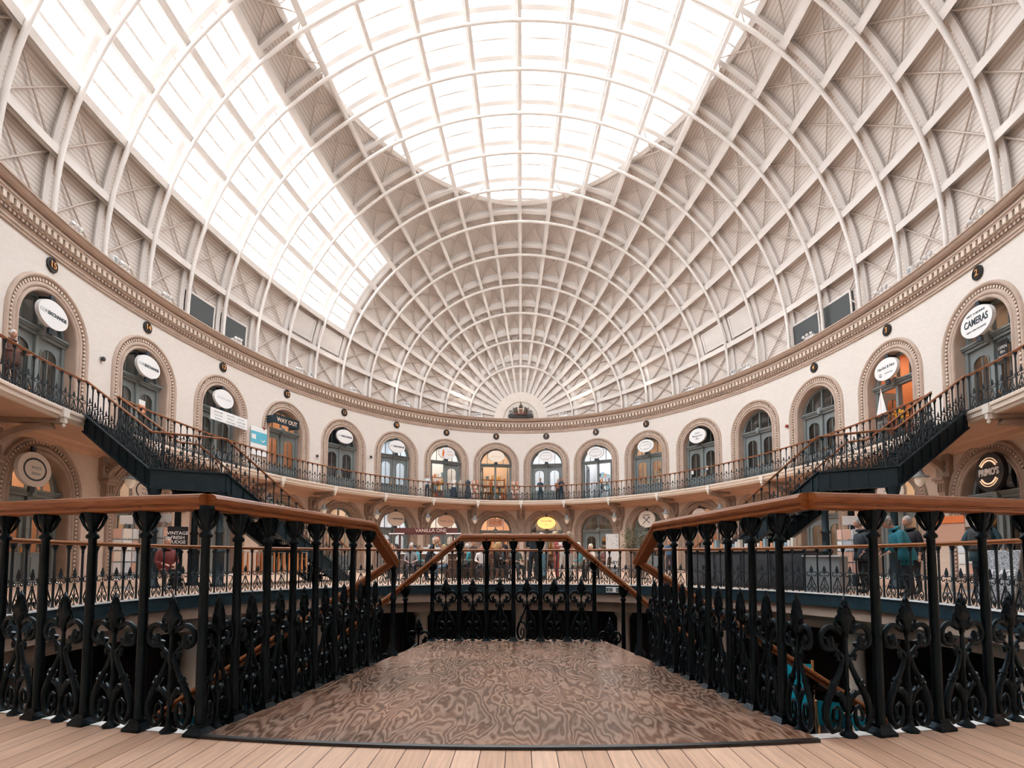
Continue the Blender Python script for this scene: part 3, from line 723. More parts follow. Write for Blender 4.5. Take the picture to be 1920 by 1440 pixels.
oval(1.476, 8.52, [('Handled & Nice', .17, .02, .08, 'ink', {'sx': .85}), ('G', .2, -.3, -.2, 'ink'), ('handmade gifts', .07, .15, -.17, 'greyink')], 'white oval sign with handwritten lettering in the arch of door three')
oval(1.686, 8.52, [('WEST YORKSHIRE', .10, 0, .28, 'ink'), ('CAMERAS', .33, 0, .02, 'ink', {'sx': .72, 'bold': .008}), ('LEEDS CORN EXCHANGE', .075, 0, -.25, 'ink')], 'white oval sign reading WEST YORKSHIRE CAMERAS in the arch of door two', w=1.38, h=.98)
# ground level signs
oval(-1.755, 3.50, [('WHITE', .13, .05, .05, 'greyink'), ('feather', .13, .05, -.12, 'greyink')], 'cream oval sign with a black ring, large, at the far left shopfront', cmat((.78, .72, .66)), 1.35, 1.05, .12, (.42, .30, .05))
oval(-1.513, 3.50, [('WHITE', .13, .05, .05, 'greyink'), ('feather', .13, .05, -.12, 'greyink')], 'cream oval sign with a black ring behind the hanging lantern', cmat((.78, .72, .66)), 1.35, 1.05, .12, (.42, .30, .05))
oval(-.614, 3.55, CE, 'tan oval sign reading CORN EXCHANGE at ground level', cmat((.72, .60, .50)), 1.3, 1.0)
oval(-.375, 3.55, [('Vive Zen', .28, 0, 0, cmat((.3, .18, .12)))], 'peach oval sign with brown script at ground level', cmat((.80, .55, .40)), 1.3, .9)
t = empty('shop_sign', frame(-.126, .1, 3.5)[0], frame(-.126)[1], label='orange illuminated letters reading HIVE in a ground floor arch', cat='sign')
mb = MB(); mb.box((0, .05, 0), (1.25, .05, .62)); mb.build('board', cmat((.75, .50, .38)), t); link('lettering', text_mesh('HIVE', .5, M['orange'], .01, bold=.008, sx=.85), t, (0, 0, -.02)); link('lettering', text_mesh('LEEDS', .14, M['orange'], .01), t, (-.2, 0, .33))
oval(.129, 3.5, [('the pie shop', .16, 0, .14, 'ink'), ('EST', .1, 0, -.14, 'ink')], 'glowing orange oval sign at ground level', 'litsign', 1.4, .9)
oval(.842 - .227, 3.5, [('BARBERS', .13, 0, .28, 'ink')], 'pale oval sign with crossed arrows at ground level', cmat((.75, .68, .62)), 1.3, 1.15)
t = [o for o in COL.objects if o.get('label') == 'pale oval sign with crossed arrows at ground level'][0]
mb = MB()
for s in (-1, 1): mb.tube([(s * -.25, -.07, -.28), (s * .25, -.07, .16)], .02, 6); mb.tube([(s * .25, -.07, .16), (s * .25, -.07, .05)], .015, 4); mb.tube([(s * .25, -.07, .16), (s * .12, -.07, .13)], .015, 4)
mb.build('arrow_motif', M['ink'], t)
oval(.842, 3.5, [('spa room', .2, 0, 0, 'ink')], 'pale round sign on the right at ground level, half hidden', cmat((.78, .72, .68)), 1.1, .9)
oval(1.476, 3.45, [('the little gift', .14, 0, .1, 'greyink'), ('COMPANY', .12, 0, -.1, 'greyink')], 'cream hanging sign board beside the right lantern', cmat((.80, .74, .68)), 1.5, 1.1, .14)
oval(1.266, 3.45, [('II', .3, 0, 0, 'greyink')], 'beige oval sign half hidden behind the right stair', cmat((.62, .52, .46)), 1.2, .9, .14)
# PRIMO'S
p, a = frame(1.70, .12, 3.52); t = empty('shop_sign', p, a, label="round black sign reading PRIMO'S in white at the right", cat='sign')
mb = MB(); n = 36; mb.prism([(.60 * cos(2 * pi * k / n), .62 * sin(2 * pi * k / n)) for k in range(n)], -.10, .04); mb.build('round_board', M['black'], t)
for rr in (.43, .35):
    mb = MB()
    for a0, a1 in ((32, 148), (212, 328)): mb.tube([(rr * cos(radians(a0 + (a1 - a0) * k / 14)), -.115, rr * 1.05 * sin(radians(a0 + (a1 - a0) * k / 14))) for k in range(15)], .014 if rr > .4 else .026, 6)
    mb.build('ring', M['neon'], t)
link('lettering', text_mesh("PRIMO'S", .30, cmat((.85, .8, .75)), .01, bold=.01, sx=.78), t, (0, -.11, 0))
# way out sign over door 12
p, a = frame(-1.10, .55, 8.35); t = empty('way_out_sign', p, a, label='dark hanging box sign reading WAY OUT in the arch of door twelve', cat='sign')
mb = MB(); mb.box((0, 0, 0), (1.75, .10, .42)); mb.box((0, 0, .24), (1.85, .14, .05)); mb.box((.9, .3, 0), (.06, .7, .42)); mb.box((-.9, .3, 0), (.06, .7, .42)); mb.build('board', M['teal'], t)
link('lettering', text_mesh('WAY OUT', .32, cmat((.70, .52, .42)), .006, bold=.008), t, (0, -.058, 0))
# banners by door 13
p, a = frame(-1.285, .32, 7.62); t = empty('shop_banner', p, a, label='long white banner of small print across door thirteen', cat='banner')
mb = MB(); mb.box((0, 0, 0), (2.5, .02, .56)); mb.build('panel', M['white'], t)
for k, x in enumerate((-.75, .05, .8)):
    for q in range(3): link('lettering', text_mesh(['unusual gifts', 'toys cards', 'furniture'][(k + q) % 3], .12, M['greyink'], .002), t, (x, -.014, .15 - .16 * q))
p, a = frame(-1.175, .12, 7.0); t = empty('shop_banner', p, a, label='white and turquoise poster on the wall left of the way out arch', cat='poster')
mb = MB(); mb.box((0, 0, 0), (1.15, .02, 1.5)); mb.build('panel', M['white'], t)
mb = MB(); mb.box((0, -.014, .18), (1.15, .012, .62)); mb.build('colour_band', cmat((.12, .50, .66)), t)
mb = MB(); mb.box((-.38, -.022, .2), (.3, .006, .25)); mb.tube([(.1, -.025, .1), (.25, -.025, -.02), (.4, -.025, .1)], .03, 6); mb.build('logo_mark', M['white'], t)
link('lettering', text_mesh('WAY OUT', .16, M['greyink'], .002), t, (0, -.014, -.4))
# small posters in doors
for th, z, w, h, txt, m, lab in ((-1.775, 7.1, .34, .5, 'TO', 'orange', 'orange and white poster reading TO LET on the left leaf of door fifteen'), (-1.50, 7.0, .34, .5, 'LET', 'orange', 'small white and orange poster on the right leaf of door fourteen'), (1.705, 7.35, .42, .75, 'OPEN', 'black', 'black chalk notice hanging at door two'),
                                (.80, 6.35, .16, .22, 'A', 'paper', 'small white notice on the left leaf of the management office'), (.86, 6.5, .14, .24, 'B', 'paper', 'small white notice on the right leaf of the management office')):
    p, a = frame(th, -.30, z); t = empty('notice', p, a, label=lab, cat='poster')
    mb = MB(); mb.box((0, 0, 0), (w, .012, h)); mb.build('sheet', M['white'] if m != 'black' else M['black'], t)
    if m == 'orange': mb = MB(); mb.box((0, -.01, -h * .2), (w, .008, h * .6)); mb.build('colour_block', M['orange'], t)
    if txt in ('TO', 'LET'): link('lettering', text_mesh('TO\nLET', .17, M['white'], .002, bold=.004), t, (0, -.018, -h * .18))
    if txt == 'OPEN': link('lettering', text_mesh('OPEN\nfilm\nlenses', .14, M['paper'], .002), t, (0, -.01, .0))
# wall fittings
for th, z, m, nme, lab in ((-1.158, 7.75, (.35, .04, .03), 'alarm_bell', 'small red alarm sounder on the wall left of door twelve'), (1.175, 7.7, (.35, .04, .03), 'alarm_bell', 'small red alarm sounder on the wall between the unnumbered door and door four'),
                      (-1.62, 8.0, (.05, .05, .05), 'wall_bracket', 'small dark wall fitting high on the left beside the arch fourteen'), (-.955, 7.0, (.05, .05, .05), 'wall_bracket', 'small dark wall fitting between the way out arch and the next'), (-.73, 7.6, (.05, .05, .05), 'wall_bracket', 'small dark wall fitting left of door ten')):
    p, a = frame(th, .05, z); t = empty(nme, p, a, label=lab, cat='wall fitting')
    mb = MB(); mb.lathe([(.05, 0), (.08, .02), (.09, .06), (.05, .10), (.01, .11)], 10); me = mb.mesh('body', cmat(m)); me.transform(Matrix.Rotation(pi / 2, 4, 'X')); link('body', me, t)
    mb = MB(); mb.box((0, .03, 0), (.1, .03, .14)); mb.build('back_plate', M['grey'], t)
# ------------------------------------------------------------------ balcony
def bal(th, d, z):  # d metres outward (towards the wall) from the balcony edge ellipse
    x = BB * sin(th); y = Y0 + AB * cos(th); nx = sin(th) / BB; ny = cos(th) / AB; l = hypot(nx, ny)
    return Vector((x + nx / l * d, y + ny / l * d, z))
AB, BB = 19.86, 13.32
def sweep_bal(mb, prof, t0, t1, n, sm=False): mb.rings([[bal(t0 + (t1 - t0) * i / n, d, z) for d, z in prof] for i in range(n + 1)], False, False, sm)
TB = 2.6
mb = MB(); R = []
for i in range(201):
    th = -TB + 2 * TB * i / 200; a = bal(th, .02, ZB); b = ell(th, -.4, ZB); R.append([a, b])
mb.rings(R, False, False, False); mb.build('floor_balcony', M['boards'], kind='structure', label='timber walkway floor of the upper balcony')
mb = MB(); sweep_bal(mb, [(.02, ZB), (-.04, ZB), (-.06, ZB - .03), (-.06, ZB - .10), (-.02, ZB - .12), (-.02, ZB - .24), (.03, ZB - .27), (.06, ZB - .33), (.12, ZB - .34)], -TB, TB, 220)
mb.build('trim_4', M['trimlight'], kind='structure', label='cream moulded fascia along the balcony edge')
mb = MB(); R = []
for i in range(201):
    th = -TB + 2 * TB * i / 200; R.append([bal(th, .12, ZB - .34), ell(th, .30, ZB - .34), ell(th, .22, ZB - .42), ell(th, .20, ZB - .55), ell(th, .05, ZB - .62), ell(th, .0, ZB - .66)])
mb.rings(R, False, False, False); mb.build('ceiling_balcony', M['soffit'], kind='structure', label='soffit under the balcony with the warm shop glow put into its colour')
# brackets, consoles, lanterns
BT_ = [0, .247, .49, .735, .967, 1.183, 1.40, 1.60, 1.83]
def bracket_meshes(dist):
    mb = MB()  # arm from the console to the balcony edge: local -y to the hall
    z1 = ZB - .36; z0 = 3.62
    n = 12; R = []
    for k in range(n + 1):
        a = pi / 2 * k / n; y = -.15 - (dist - .35) * (1 - cos(a)) ; z = z0 + (z1 - .25 - z0) * sin(a)
        hw = .09
        R.append([(-hw, y - .0, z), (hw, y, z), (hw, y - .02 + .10, z + .16), (-hw, y - .02 + .10, z + .16)])
    mb.rings(R, True, True, False)
    mb.box((0, -dist / 2, z1 - .03), (.24, dist - .1, .14))
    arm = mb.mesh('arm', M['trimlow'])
    mb = MB(); mb.box((0, -.16, 3.62), (.52, .40, .10)); mb.box((0, -.13, 3.52), (.44, .30, .12)); mb.box((0, -.11, 3.30), (.34, .24, .34)); mb.box((-.12, -.24, 3.30), (.05, .04, .28)); mb.box((.12, -.24, 3.30), (.05, .04, .28)); mb.box((0, -.24, 3.30), (.04, .04, .28))
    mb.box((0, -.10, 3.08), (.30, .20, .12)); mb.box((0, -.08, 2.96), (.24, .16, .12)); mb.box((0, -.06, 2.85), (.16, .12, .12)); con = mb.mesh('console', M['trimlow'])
    mb = MB(); mb.lathe([(.30, 0), (.30, .05), (.25, .07), (.24, .03), (.0, .03)], 20); me = mb
    for k in range(8):
        a = 2 * pi * k / 8; mb.tube([(.06 * cos(a), .06 * sin(a), .05), (.20 * cos(a), .20 * sin(a), .06)], [.02, .045], 5)
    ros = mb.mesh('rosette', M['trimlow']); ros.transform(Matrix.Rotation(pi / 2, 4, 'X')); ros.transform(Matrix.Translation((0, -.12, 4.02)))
    mb = MB(); mb.box((0, -dist - .02, ZB - .15), (.26, .16, .26)); mb.box((0, -dist - .02, ZB - .36), (.12, .12, .16)); mb.lathe([(.03, -.12), (.06, -.07), (.03, -.02), (.05, 0)], 8, (0, -dist - .02, ZB - .44))
    end = mb.mesh('drop_ornament', M['cream'])
    mb = MB(); mb.box((0, -.08, 4.12), (.62, .16, .95)); pil = mb.mesh('pilaster', M['trimdark'])
    return arm, con, ros, end, pil
BM = {}
mb = MB()
mb.tube([(0, 0, .62), (0, 0, .42)], .012, 6); mb.lathe([(.05, .44), (.08, .43), (.10, .36), (.10, .30), (.13, .28), (.14, .22), (.20, .19), (.30, .15), (.30, .12), (.17, .12)], 16); lan_top = mb.mesh('hood', M['grey'])
mb = MB(); mb.lathe([(.16, .12), (.17, .05), (.12, -.10), (.05, -.18), (.02, -.20)], 14); lan_g = mb.mesh('glass_globe', M['lampglass'])
for i, bt in enumerate(BT_):
    for sx in ((1,) if i == 0 else (-1, 1)):
        th = sx * bt; p, a = frame(th, 0, 0); q = bal(th, 0, 0); dist = round((q - Vector((p.x, p.y, 0))).length, 2)
        if dist not in BM: BM[dist] = bracket_meshes(dist)
        side = 'left' if sx < 0 else 'right'; od = ['centre', 'first', 'second', 'third', 'fourth', 'fifth', 'sixth', 'seventh', 'eighth'][i]
        t = empty('balcony_bracket', p, a, label='curved bracket with rosette under the balcony, ' + ('on the centre line' if i == 0 else '%s on the %s from the centre' % (od, side)), kind='structure')
        for me, nme in zip(BM[dist], ('arm', 'console', 'rosette', 'drop_ornament', 'pilaster')): link(nme, me, t)
        if i in (0, 8): continue
        pp, _ = frame(th, .95, 3.55)
        t = empty('lantern', pp, a, label='grey hooded lantern hanging under the balcony, %s on the %s from the centre' % (od, side), cat='lantern', group='lanterns under the balcony')
        link('hood', lan_top, t); link('glass_globe', lan_g, t); mb = MB(); mb.tube([(0, 0, .6), (0, 0, ZB - .34 - 3.55)], .01, 5); mb.build('hanger', M['grey'], t)
# ------------------------------------------------------------------ cast iron railings
HR = 1.10
def post_mesh(hi=True):
    mb = MB(); n = 8 if hi else 4
    if hi:
        mb.rings([[(x * w, y * w, z) for x, y in ((-1, -1), (1, -1), (1, 1), (-1, 1))] for w, z in ((.048, 0), (.048, .012), (.030, .035), (.026, .05))], True, True, False)
        mb.lathe([(.0225, .04), (.021, .5), (.018, .895), (.028, .90), (.030, .912), (.018, .925), (.019, .95), (.024, .965), (.036, .99), (.042, 1.01), (.044, 1.035), (.040, 1.045)], 8)
        for k in range(4):
            a = pi / 4 + pi / 2 * k; mb.tube([(.018 * cos(a), .018 * sin(a), .935), (.036 * cos(a), .036 * sin(a), .965), (.050 * cos(a), .050 * sin(a), 1.005), (.045 * cos(a), .045 * sin(a), 1.03)], [.006, .008, .010, .005], 5)
    else:
        mb.lathe([(.035, 0), (.02, .03), (.019, .90), (.028, .915), (.02, .93), (.045, 1.0), (.048, 1.04)], 6, smooth=False)
    return mb.mesh('baluster', M['iron'] if hi else M['ironfar'])
def scroll_mesh(hi=True, W=.28):
    """lyre shaped scroll with a leaf finial, width W, height .63"""
    mb = MB(); n = 6 if hi else 4; st = 1 if hi else 3
    def tb(P, r): 
        if not hi and len(P) > 8: 
            Q = P[::st]; 
            if Q[-1] != P[-1]: Q.append(P[-1])
            P = Q; r = r if not isinstance(r, list) else [max(r)] * len(P)
        mb.tube([(x * W, 0, z) for x, z in P] if True else P, r, n)
    rr = .011 if hi else .012
    # stem with collar and foot
    if hi:
        mb.lathe([(.036, 0), (.036, .010), (.016, .026), (.011, .05), (.016, .06), (.0095, .075), (.009, .15), (.014, .17), (.009, .18), (.014, .19), (.009, .20), (.014, .21), (.009, .22), (.009, .30), (.014, .33), (.010, .38), (.007, .47)], 8)
    else: mb.lathe([(.03, 0), (.01, .03), (.009, .44)], 4, smooth=False)
    for s in (-1, 1):
        # lower loop: from the waist down and outwards, round the bottom and into a spiral
        P = []
        for x, z in ((.035, .355), (.06, .335), (.10, .30), (.16, .265), (.24, .225), (.33, .175), (.385, .125), (.385, .085), (.35, .05), (.285, .028), (.21, .032), (.15, .055), (.125, .09), (.14, .125)): P.append((s * x, z))
        tb(P, [.008, .010, .011, .012, .014, .016, .016, .015, .0145, .014, .012, .010, .009, .007] if hi else .013)
        if hi:
            mb.tube([(s * .205 * W, 0, .247), (s * .235 * W, 0, .232)], .018, 8); mb.tube([(s * .255 * W, 0, .222), (s * .27 * W, 0, .214)], .017, 8)
        # inner curl springing from the stem foot
        P = [(s * .03, .07), (s * .05, .11), (s * .08, .145), (s * .14, .17), (s * .20, .165)] if False else [(s * .14, .125), (s * .19, .135), (s * .24, .12), (s * .26, .09), (s * .235, .068), (s * .20, .075)]
        tb(P, [.007, .008, .008, .008, .008, .009] if hi else .009)
        # leaf stroke from waist to lower curl
        tb([(s * .03, .12), (s * .07, .17), (s * .15, .195), (s * .21, .19), (s * .25, .235)] if hi else [(s * .03, .12), (s * .12, .19), (s * .22, .20)], [.006, .013, .015, .010, .004] if hi else .008)
        # upper C scroll
        P = [(s * .04, .47), (s * .085, .49)]
        for k in range(19):
            a = radians(150 - k * 17); q_ = 1 - .018 * k; P.append((s * (.275 + .185 * q_ * cos(a)), .435 + .060 * q_ * sin(a)))
        P += [(s * .12, .40), (s * .15, .375)] if False else []
        tb(P, ([.008, .010] + [.0135 - .003 * k / 18 for k in range(19)]) if hi else .012)
        # trefoil in the eye of the C
        if hi:
            tb([(s * .10, .372), (s * .17, .385), (s * .235, .405), (s * .27, .43), (s * .255, .452)], [.006, .010, .013, .016, .006])
            tb([(s * .27, .425), (s * .33, .43), (s * .35, .445)], [.010, .012, .004]); tb([(s * .27, .425), (s * .30, .40), (s * .33, .395)], [.010, .011, .004])
        # small hook at the waist
        tb([(s * .03, .335), (s * .07, .36), (s * .12, .375), (s * .155, .36), (s * .14, .34), (s * .11, .345)] if hi else [(s * .03, .335), (s * .12, .375)], [.007, .009, .011, .011, .009, .008] if hi else .010)
        # small loop below the leaf
        if hi:
            P = []
            for k in range(11):
                a = radians(-60 + k * 30); P.append((s * (.105 + .065 * cos(a)), .508 + .021 * sin(a)))
            tb(P, .007)
    # spade leaf finial
    half = [(0, .64), (.04, .608), (.035, .602), (.09, .585), (.08, .577), (.135, .56), (.12, .55), (.185, .53), (.18, .512), (.12, .505), (.07, .48), (.04, .43)]
    poly = [(x * W, z) for x, z in half] + [(-x * W, z) for x, z in half[::-1][:-1]]
    # bulged two sided leaf
    c0 = (0, -.012, .545); c1 = (0, .012, .545); m = len(poly)
    if hi:
        V = [(x, 0, z) for x, z in poly] + [(x * .5, -.020, .54 + (z - .54) * .6) for x, z in poly] + [(x * .5, .020, .54 + (z - .54) * .6) for x, z in poly] + [c0, c1]
        F = []
        for i in range(m):
            j = (i + 1) % m; F += [(i, j, m + j, m + i), (j, i, 2 * m + i, 2 * m + j), (m + i, m + j, 3 * m), (2 * m + j, 2 * m + i, 3 * m + 1)]
        mb.add(V, F, True)
    else:
        half = [(0, .635), (.10, .565), (.15, .525), (.04, .46)]
        poly = [(x * W, z) for x, z in half] + [(-x * W, z) for x, z in half[::-1][:-1]]
        mb.prism(poly, -.008, .008)
    return mb.mesh('scroll_panel', M['iron'] if hi else M['ironfar'])
PH, PL = post_mesh(True), post_mesh(False)
SHm, SLm = scroll_mesh(True), scroll_mesh(False)
RPROF = [(-.044, .004), (-.052, .012), (-.052, .028), (-.040, .044), (-.02, .051), (.02, .051), (.040, .044), (.052, .028), (.052, .012), (.044, .004), (.036, .001), (.036, -.006), (.044, -.010), (.044, -.022), (.034, -.027), (-.034, -.027), (-.044, -.022), (-.044, -.010), (-.036, -.006), (-.036, .001)]
def handrail(path, s=1.0, name='handrail'):
    """path: points at the rail underside centre; mitred sweep"""
    P = [Vector(p) for p in path]; R = []
    for i, p in enumerate(P):
        a = (p - P[i - 1]) if i else (P[1] - p); b = (P[i + 1] - p) if i < len(P) - 1 else (p - P[i - 1])
        a = Vector((a.x, a.y, 0)).normalized(); b = Vector((b.x, b.y, 0)).normalized()
        n = Vector((a.y, -a.x, 0)) + Vector((b.y, -b.x, 0)); n = n.normalized() if n.length > .2 else Vector((a.y, -a.x, 0))
        k = 1 / max(.5, n.dot(Vector((a.y, -a.x, 0))))
        R.append([p + n * (u * s * k) + Vector((0, 0, v * s)) for u, v in RPROF])
    mb = MB(); mb.rings(R, True, True, False); return mb.mesh(name, M['rail'])
def along(path, L0, step):
    """points (pos, angle) every step along a polyline"""
    out = []; P = [Vector(p) for p in path]; acc = 0; t = L0
    for a, b in zip(P[:-1], P[1:]):
        d = (Vector((b.x, b.y, 0)) - Vector((a.x, a.y, 0))).length
        while t <= acc + d + 1e-6:
            f = (t - acc) / d if d > 1e-9 else 0; out.append((a + (b - a) * f, atan2(b.y - a.y, b.x - a.x))); t += step
        acc += d
    return out, acc
def railing(name, label, path, step, hi_fn, L0=0.0, rs=1.0, cat='railing', group=None, drop=0.0, limit=95, sstart=None, rail_top=HR, hm=None):
    """path runs along the floor line; rail is rail_top above"""
    root = empty(name, (0, 0, 0), label=label, cat=cat, group=group)
    top = [(p[0], p[1], p[2] + rail_top - .05) for p in path]
    link('handrail', handrail(top, rs), root)
    k = rail_top / HR
    for nme, mh, ml, l0 in (('baluster', PH, PL, L0), ('scroll_panel', SHm, SLm, (L0 + step / 2) if sstart is None else sstart)):
        pts, tot = along(path, l0, step)
        pts.sort(key=lambda q: (q[0] - Vector((0.067, 0, .8))).length if not hm else q[0].x)
        rest = MB()
        for i, (p, a) in enumerate(pts):
            hi = hi_fn(p); me = mh if hi else ml
            sx = step / .318 if nme == 'scroll_panel' else 1.0
            if i < limit:
                link(nme, me, root, p, a, (sx, 1, k))
            else:
                ca, sa = cos(a), sin(a)
                rest.add([(p.x + v.co.x * sx * ca - v.co.y * sa, p.y + v.co.x * sx * sa + v.co.y * ca, p.z + v.co.z * k) for v in ml.vertices], [tuple(f.vertices) for f in ml.polygons])
        if rest.v: rest.build(nme, M['ironfar'], root, kind='stuff')
    return root
near = lambda p: (Vector((p[0], p[1], 0))).length < 9.0
# ring rail: from the left landing corner clockwise round the well to the right corner
CL, CR = Vector((-1.40, 2.52, 0)), Vector((1.375, 2.52, 0))
aL = atan2(CL.y - YC, CL.x); aR = atan2(CR.y - YC, CR.x)
RR = RC
def ringpath(a0, a1, n): return [(RR * cos(a0 + (a1 - a0) * i / n), YC + RR * sin(a0 + (a1 - a0) * i / n), 0) for i in range(n + 1)]
ra = ringpath(aL, aL - (2 * pi - (aR - aL)), 150)
rc_arc = RR * (2 * pi - (aR - aL)); stp = rc_arc / round(rc_arc / .335)
railing('ring_railing', 'dark cast iron railing with timber handrail curving round the whole open well', ra, stp, near, 0.0, 1.0)
# landing side rails with ramp down to the stair newels
SL, SR = Vector((-1.07, 4.12, 0)), Vector((1.10, 4.18, 0))
for sx, C0, E0, nm in ((-1, CL, SL, 'left'), (1, CR, SR, 'right')):
    L = (E0 - C0).length; root = empty('landing_railing', (0, 0, 0), label='dark iron railing with brown handrail along the %s side of the timber landing' % nm, cat='railing')
    d = (E0 - C0).normalized(); e1 = C0 + d * (L - .02); e2 = C0 + d * (L + .40); zt = HR - .05
    e3 = e2 + Vector((sx * .02, .10, 0))
    path = [(C0.x - 0 * d.x, C0.y, zt), (e1.x, e1.y, zt - .02), (e2.x, e2.y, zt - .30)]
    link('handrail', handrail(path, 1.0), root)
    n = 7; st = L / 7.1
    for k in range(n): 
        p = C0 + d * (st * (k + .93)); link('baluster', PH, root, (p.x, p.y, 0), atan2(d.y, d.x), (1, 1, .985))
    for k in range(n + 1):
        p = C0 + d * (st * (k + .43)); link('scroll_panel', SHm, root, (p.x, p.y, 0), atan2(d.y, d.x), (st / .31, 1, 1))
    p = e2; mb = MB(); mb.lathe([(.045, 0), (.045, .03), (.022, .06), (.020, .45), (.027, .47), (.020, .5), (.018, .70), (.042, .74)], 10); mb.build('newel_post', M['iron'], root, (p.x, p.y, 0))
# end rail with falling ends
root = empty('landing_railing', (0, 0, 0), label='iron railing with sloping handrail ends closing the far end of the timber landing', cat='railing')
YE = 5.33; zt = 1.04 - .05; sl = .83; xl, xr = -.52, .50; fall = 3.3
link('handrail', handrail([(xl - fall, YE, zt - fall * sl), (xl, YE, zt), (xr, YE, zt), (xr + fall, YE, zt - fall * sl)], .95), root)
for x in (-.80, -.54, -.275, -.015, .245, .505, .765):
    k = (zt - max(0, xl - x, x - xr) * sl) / 1.045; link('baluster', PH, root, (x, YE, 0), 0, (1, 1, k))
for i in range(6):
    x = -.67 + .262 * i; link('scroll_panel', SHm, root, (x, YE, 0), 0, (.262 / .31, 1, .98))
for s in (-1, 1):
    for k in range(1, 10):
        x0 = (xl if s < 0 else xr) + s * (.28 + .262 * k); dz = sl * (abs(x0 - (xl if s < 0 else xr)))
        link('baluster', PH, root, (x0, YE, zt - dz - 1.045), 0); 
        x1 = x0 + s * (-.131); dz = sl * (abs(x1 - (xl if s < 0 else xr))); link('scroll_panel', SHm, root, (x1, YE, zt - dz - 1.045), 0, (.262 / .31, 1, 1))
# outer stair rails going down from the newels
for s, E0, nm in ((-1, SL, 'left'), (1, SR, 'right')):
    root = empty('stair_railing', (0, 0, 0), label='brown handrail on dark iron balusters falling beside the %s flight to the basement' % nm, cat='railing')
    d = (E0 - (CL if s < 0 else CR)).normalized(); e2 = E0 + d * .40; x0 = e2.x; y0 = e2.y; fl = 3.9; sl2 = .66
    link('handrail', handrail([(x0, y0, .76), (x0 + s * fl, y0 - .12, .76 - fl * sl2)], 1.0), root)
    for k in range(13):
        x = x0 + s * (.25 + .28 * k); z = .76 - abs(x - x0) * sl2 - 1.045; link('baluster', PH, root, (x, y0 - .03 * k / 4, z), 0); link('scroll_panel', SHm, root, (x + s * .14, y0 - .03 * k / 4, z - .14 * sl2), 0, (.9, 1, 1))
# landing platform
mb = MB()
top = []
nA_ = 24
aa, ab = atan2(2.50 - YC, -1.36), atan2(2.50 - YC, 1.36)
for i in range(nA_ + 1):
    a = aa + (ab - aa) * i / nA_; r = RC + .02; top.append((r * cos(a), YC + r * sin(a)))
poly = top + [(1.10, 4.15), (.84, 5.42), (-.80, 5.42), (-1.05, 4.12)]
t = empty('landing_platform', (0, 2.5, 0), label='figured dark timber landing projecting over the well, laid in two sheets', cat='platform')
def plate(mb, poly, z0, z1):
    n = len(poly); mb.add([(x, y - 2.5, z0) for x, y in poly] + [(x, y - 2.5, z1) for x, y in poly], [tuple(range(n))[::-1], tuple(range(n, 2 * n))] + [(i, (i + 1) % n, (i + 1) % n + n, i + n) for i in range(n)])
p1_ = top + [(1.13, 3.985), (-1.08, 3.985)]; p2_ = [(-1.08, 3.99), (1.13, 3.99), (1.10, 4.15), (.84, 5.42), (-.80, 5.42), (-1.05, 4.12)]
mb = MB(); plate(mb, p1_, .0, .012); mb.build('timber_sheet', M['sheet'], t)
mb = MB(); plate(mb, p2_, .0, .012); mb.build('timber_sheet', M['sheet'], t)
mb = MB(); plate(mb, [(x * 1.0, y) for x, y in poly], -.26, -.0005); mb.build('frame', M['teal'], t)
mb = MB(); R = []
for x, y in top:
    v = Vector((x, y - YC)); v.normalize(); R.append([(x + v.x * q, y - 2.5 + v.y * q, z) for q, z in ((.0, .013), (.014, .017), (.028, .013), (.03, .001))])
mb.rings(R, False, False, False); mb.build('nosing_strip', M['black'], t)
# basement flights
for s, nm in ((-1, 'left'), (1, 'right')):
    t = empty('basement_stair', (0, 0, 0), label='dark stair flight falling from the landing to the basement on the %s' % nm, cat='staircase')
    for k in range(15):
        x = s * (1.0 + .27 * k); z = -.20 - .19 * k
        mb = MB(); mb.box((x + s * .1, 4.82, z), (.32, 1.05, .035)); mb.box((x - s * .05, 4.82, z + .09), (.02, 1.05, .18)); mb.build('step', M['stair'], t)
    for y in (4.28, 5.36):
        mb = MB(); x0, x1 = s * .86, s * 5.0; z0 = -.12; z1 = z0 - 4.1 * .70
        mb.boxpts([(x0, y - .03, z0 - .3), (x1, y - .03, z1 - .3), (x1, y + .03, z1 - .3), (x0, y + .03, z0 - .3), (x0, y - .03, z0), (x1, y - .03, z1), (x1, y + .03, z1), (x0, y + .03, z0)]); mb.build('stringer', M['stair'], t)
# ------------------------------------------------------------------ balcony railings
BR_L = 1.775   # where the stair opening sits
def bpath(t0, t1, n, d=.06): return [tuple(bal(t0 + (t1 - t0) * i / n, d, ZB)) for i in range(n + 1)]
fl = lambda p: False
railing('balcony_railing', 'long curved balcony railing of dark iron with timber handrail between the two upper stairs', bpath(-1.705, 1.70, 170), .385, fl, 0.1, .85)
railing('balcony_railing', 'balcony railing of dark iron with timber handrail left of the left stair', bpath(-2.3, -1.785, 30), .385, fl, 0.1, .85)
railing('balcony_railing', 'balcony railing of dark iron with timber handrail right of the right stair', bpath(1.785, 2.3, 30), .385, fl, 0.1, .85)
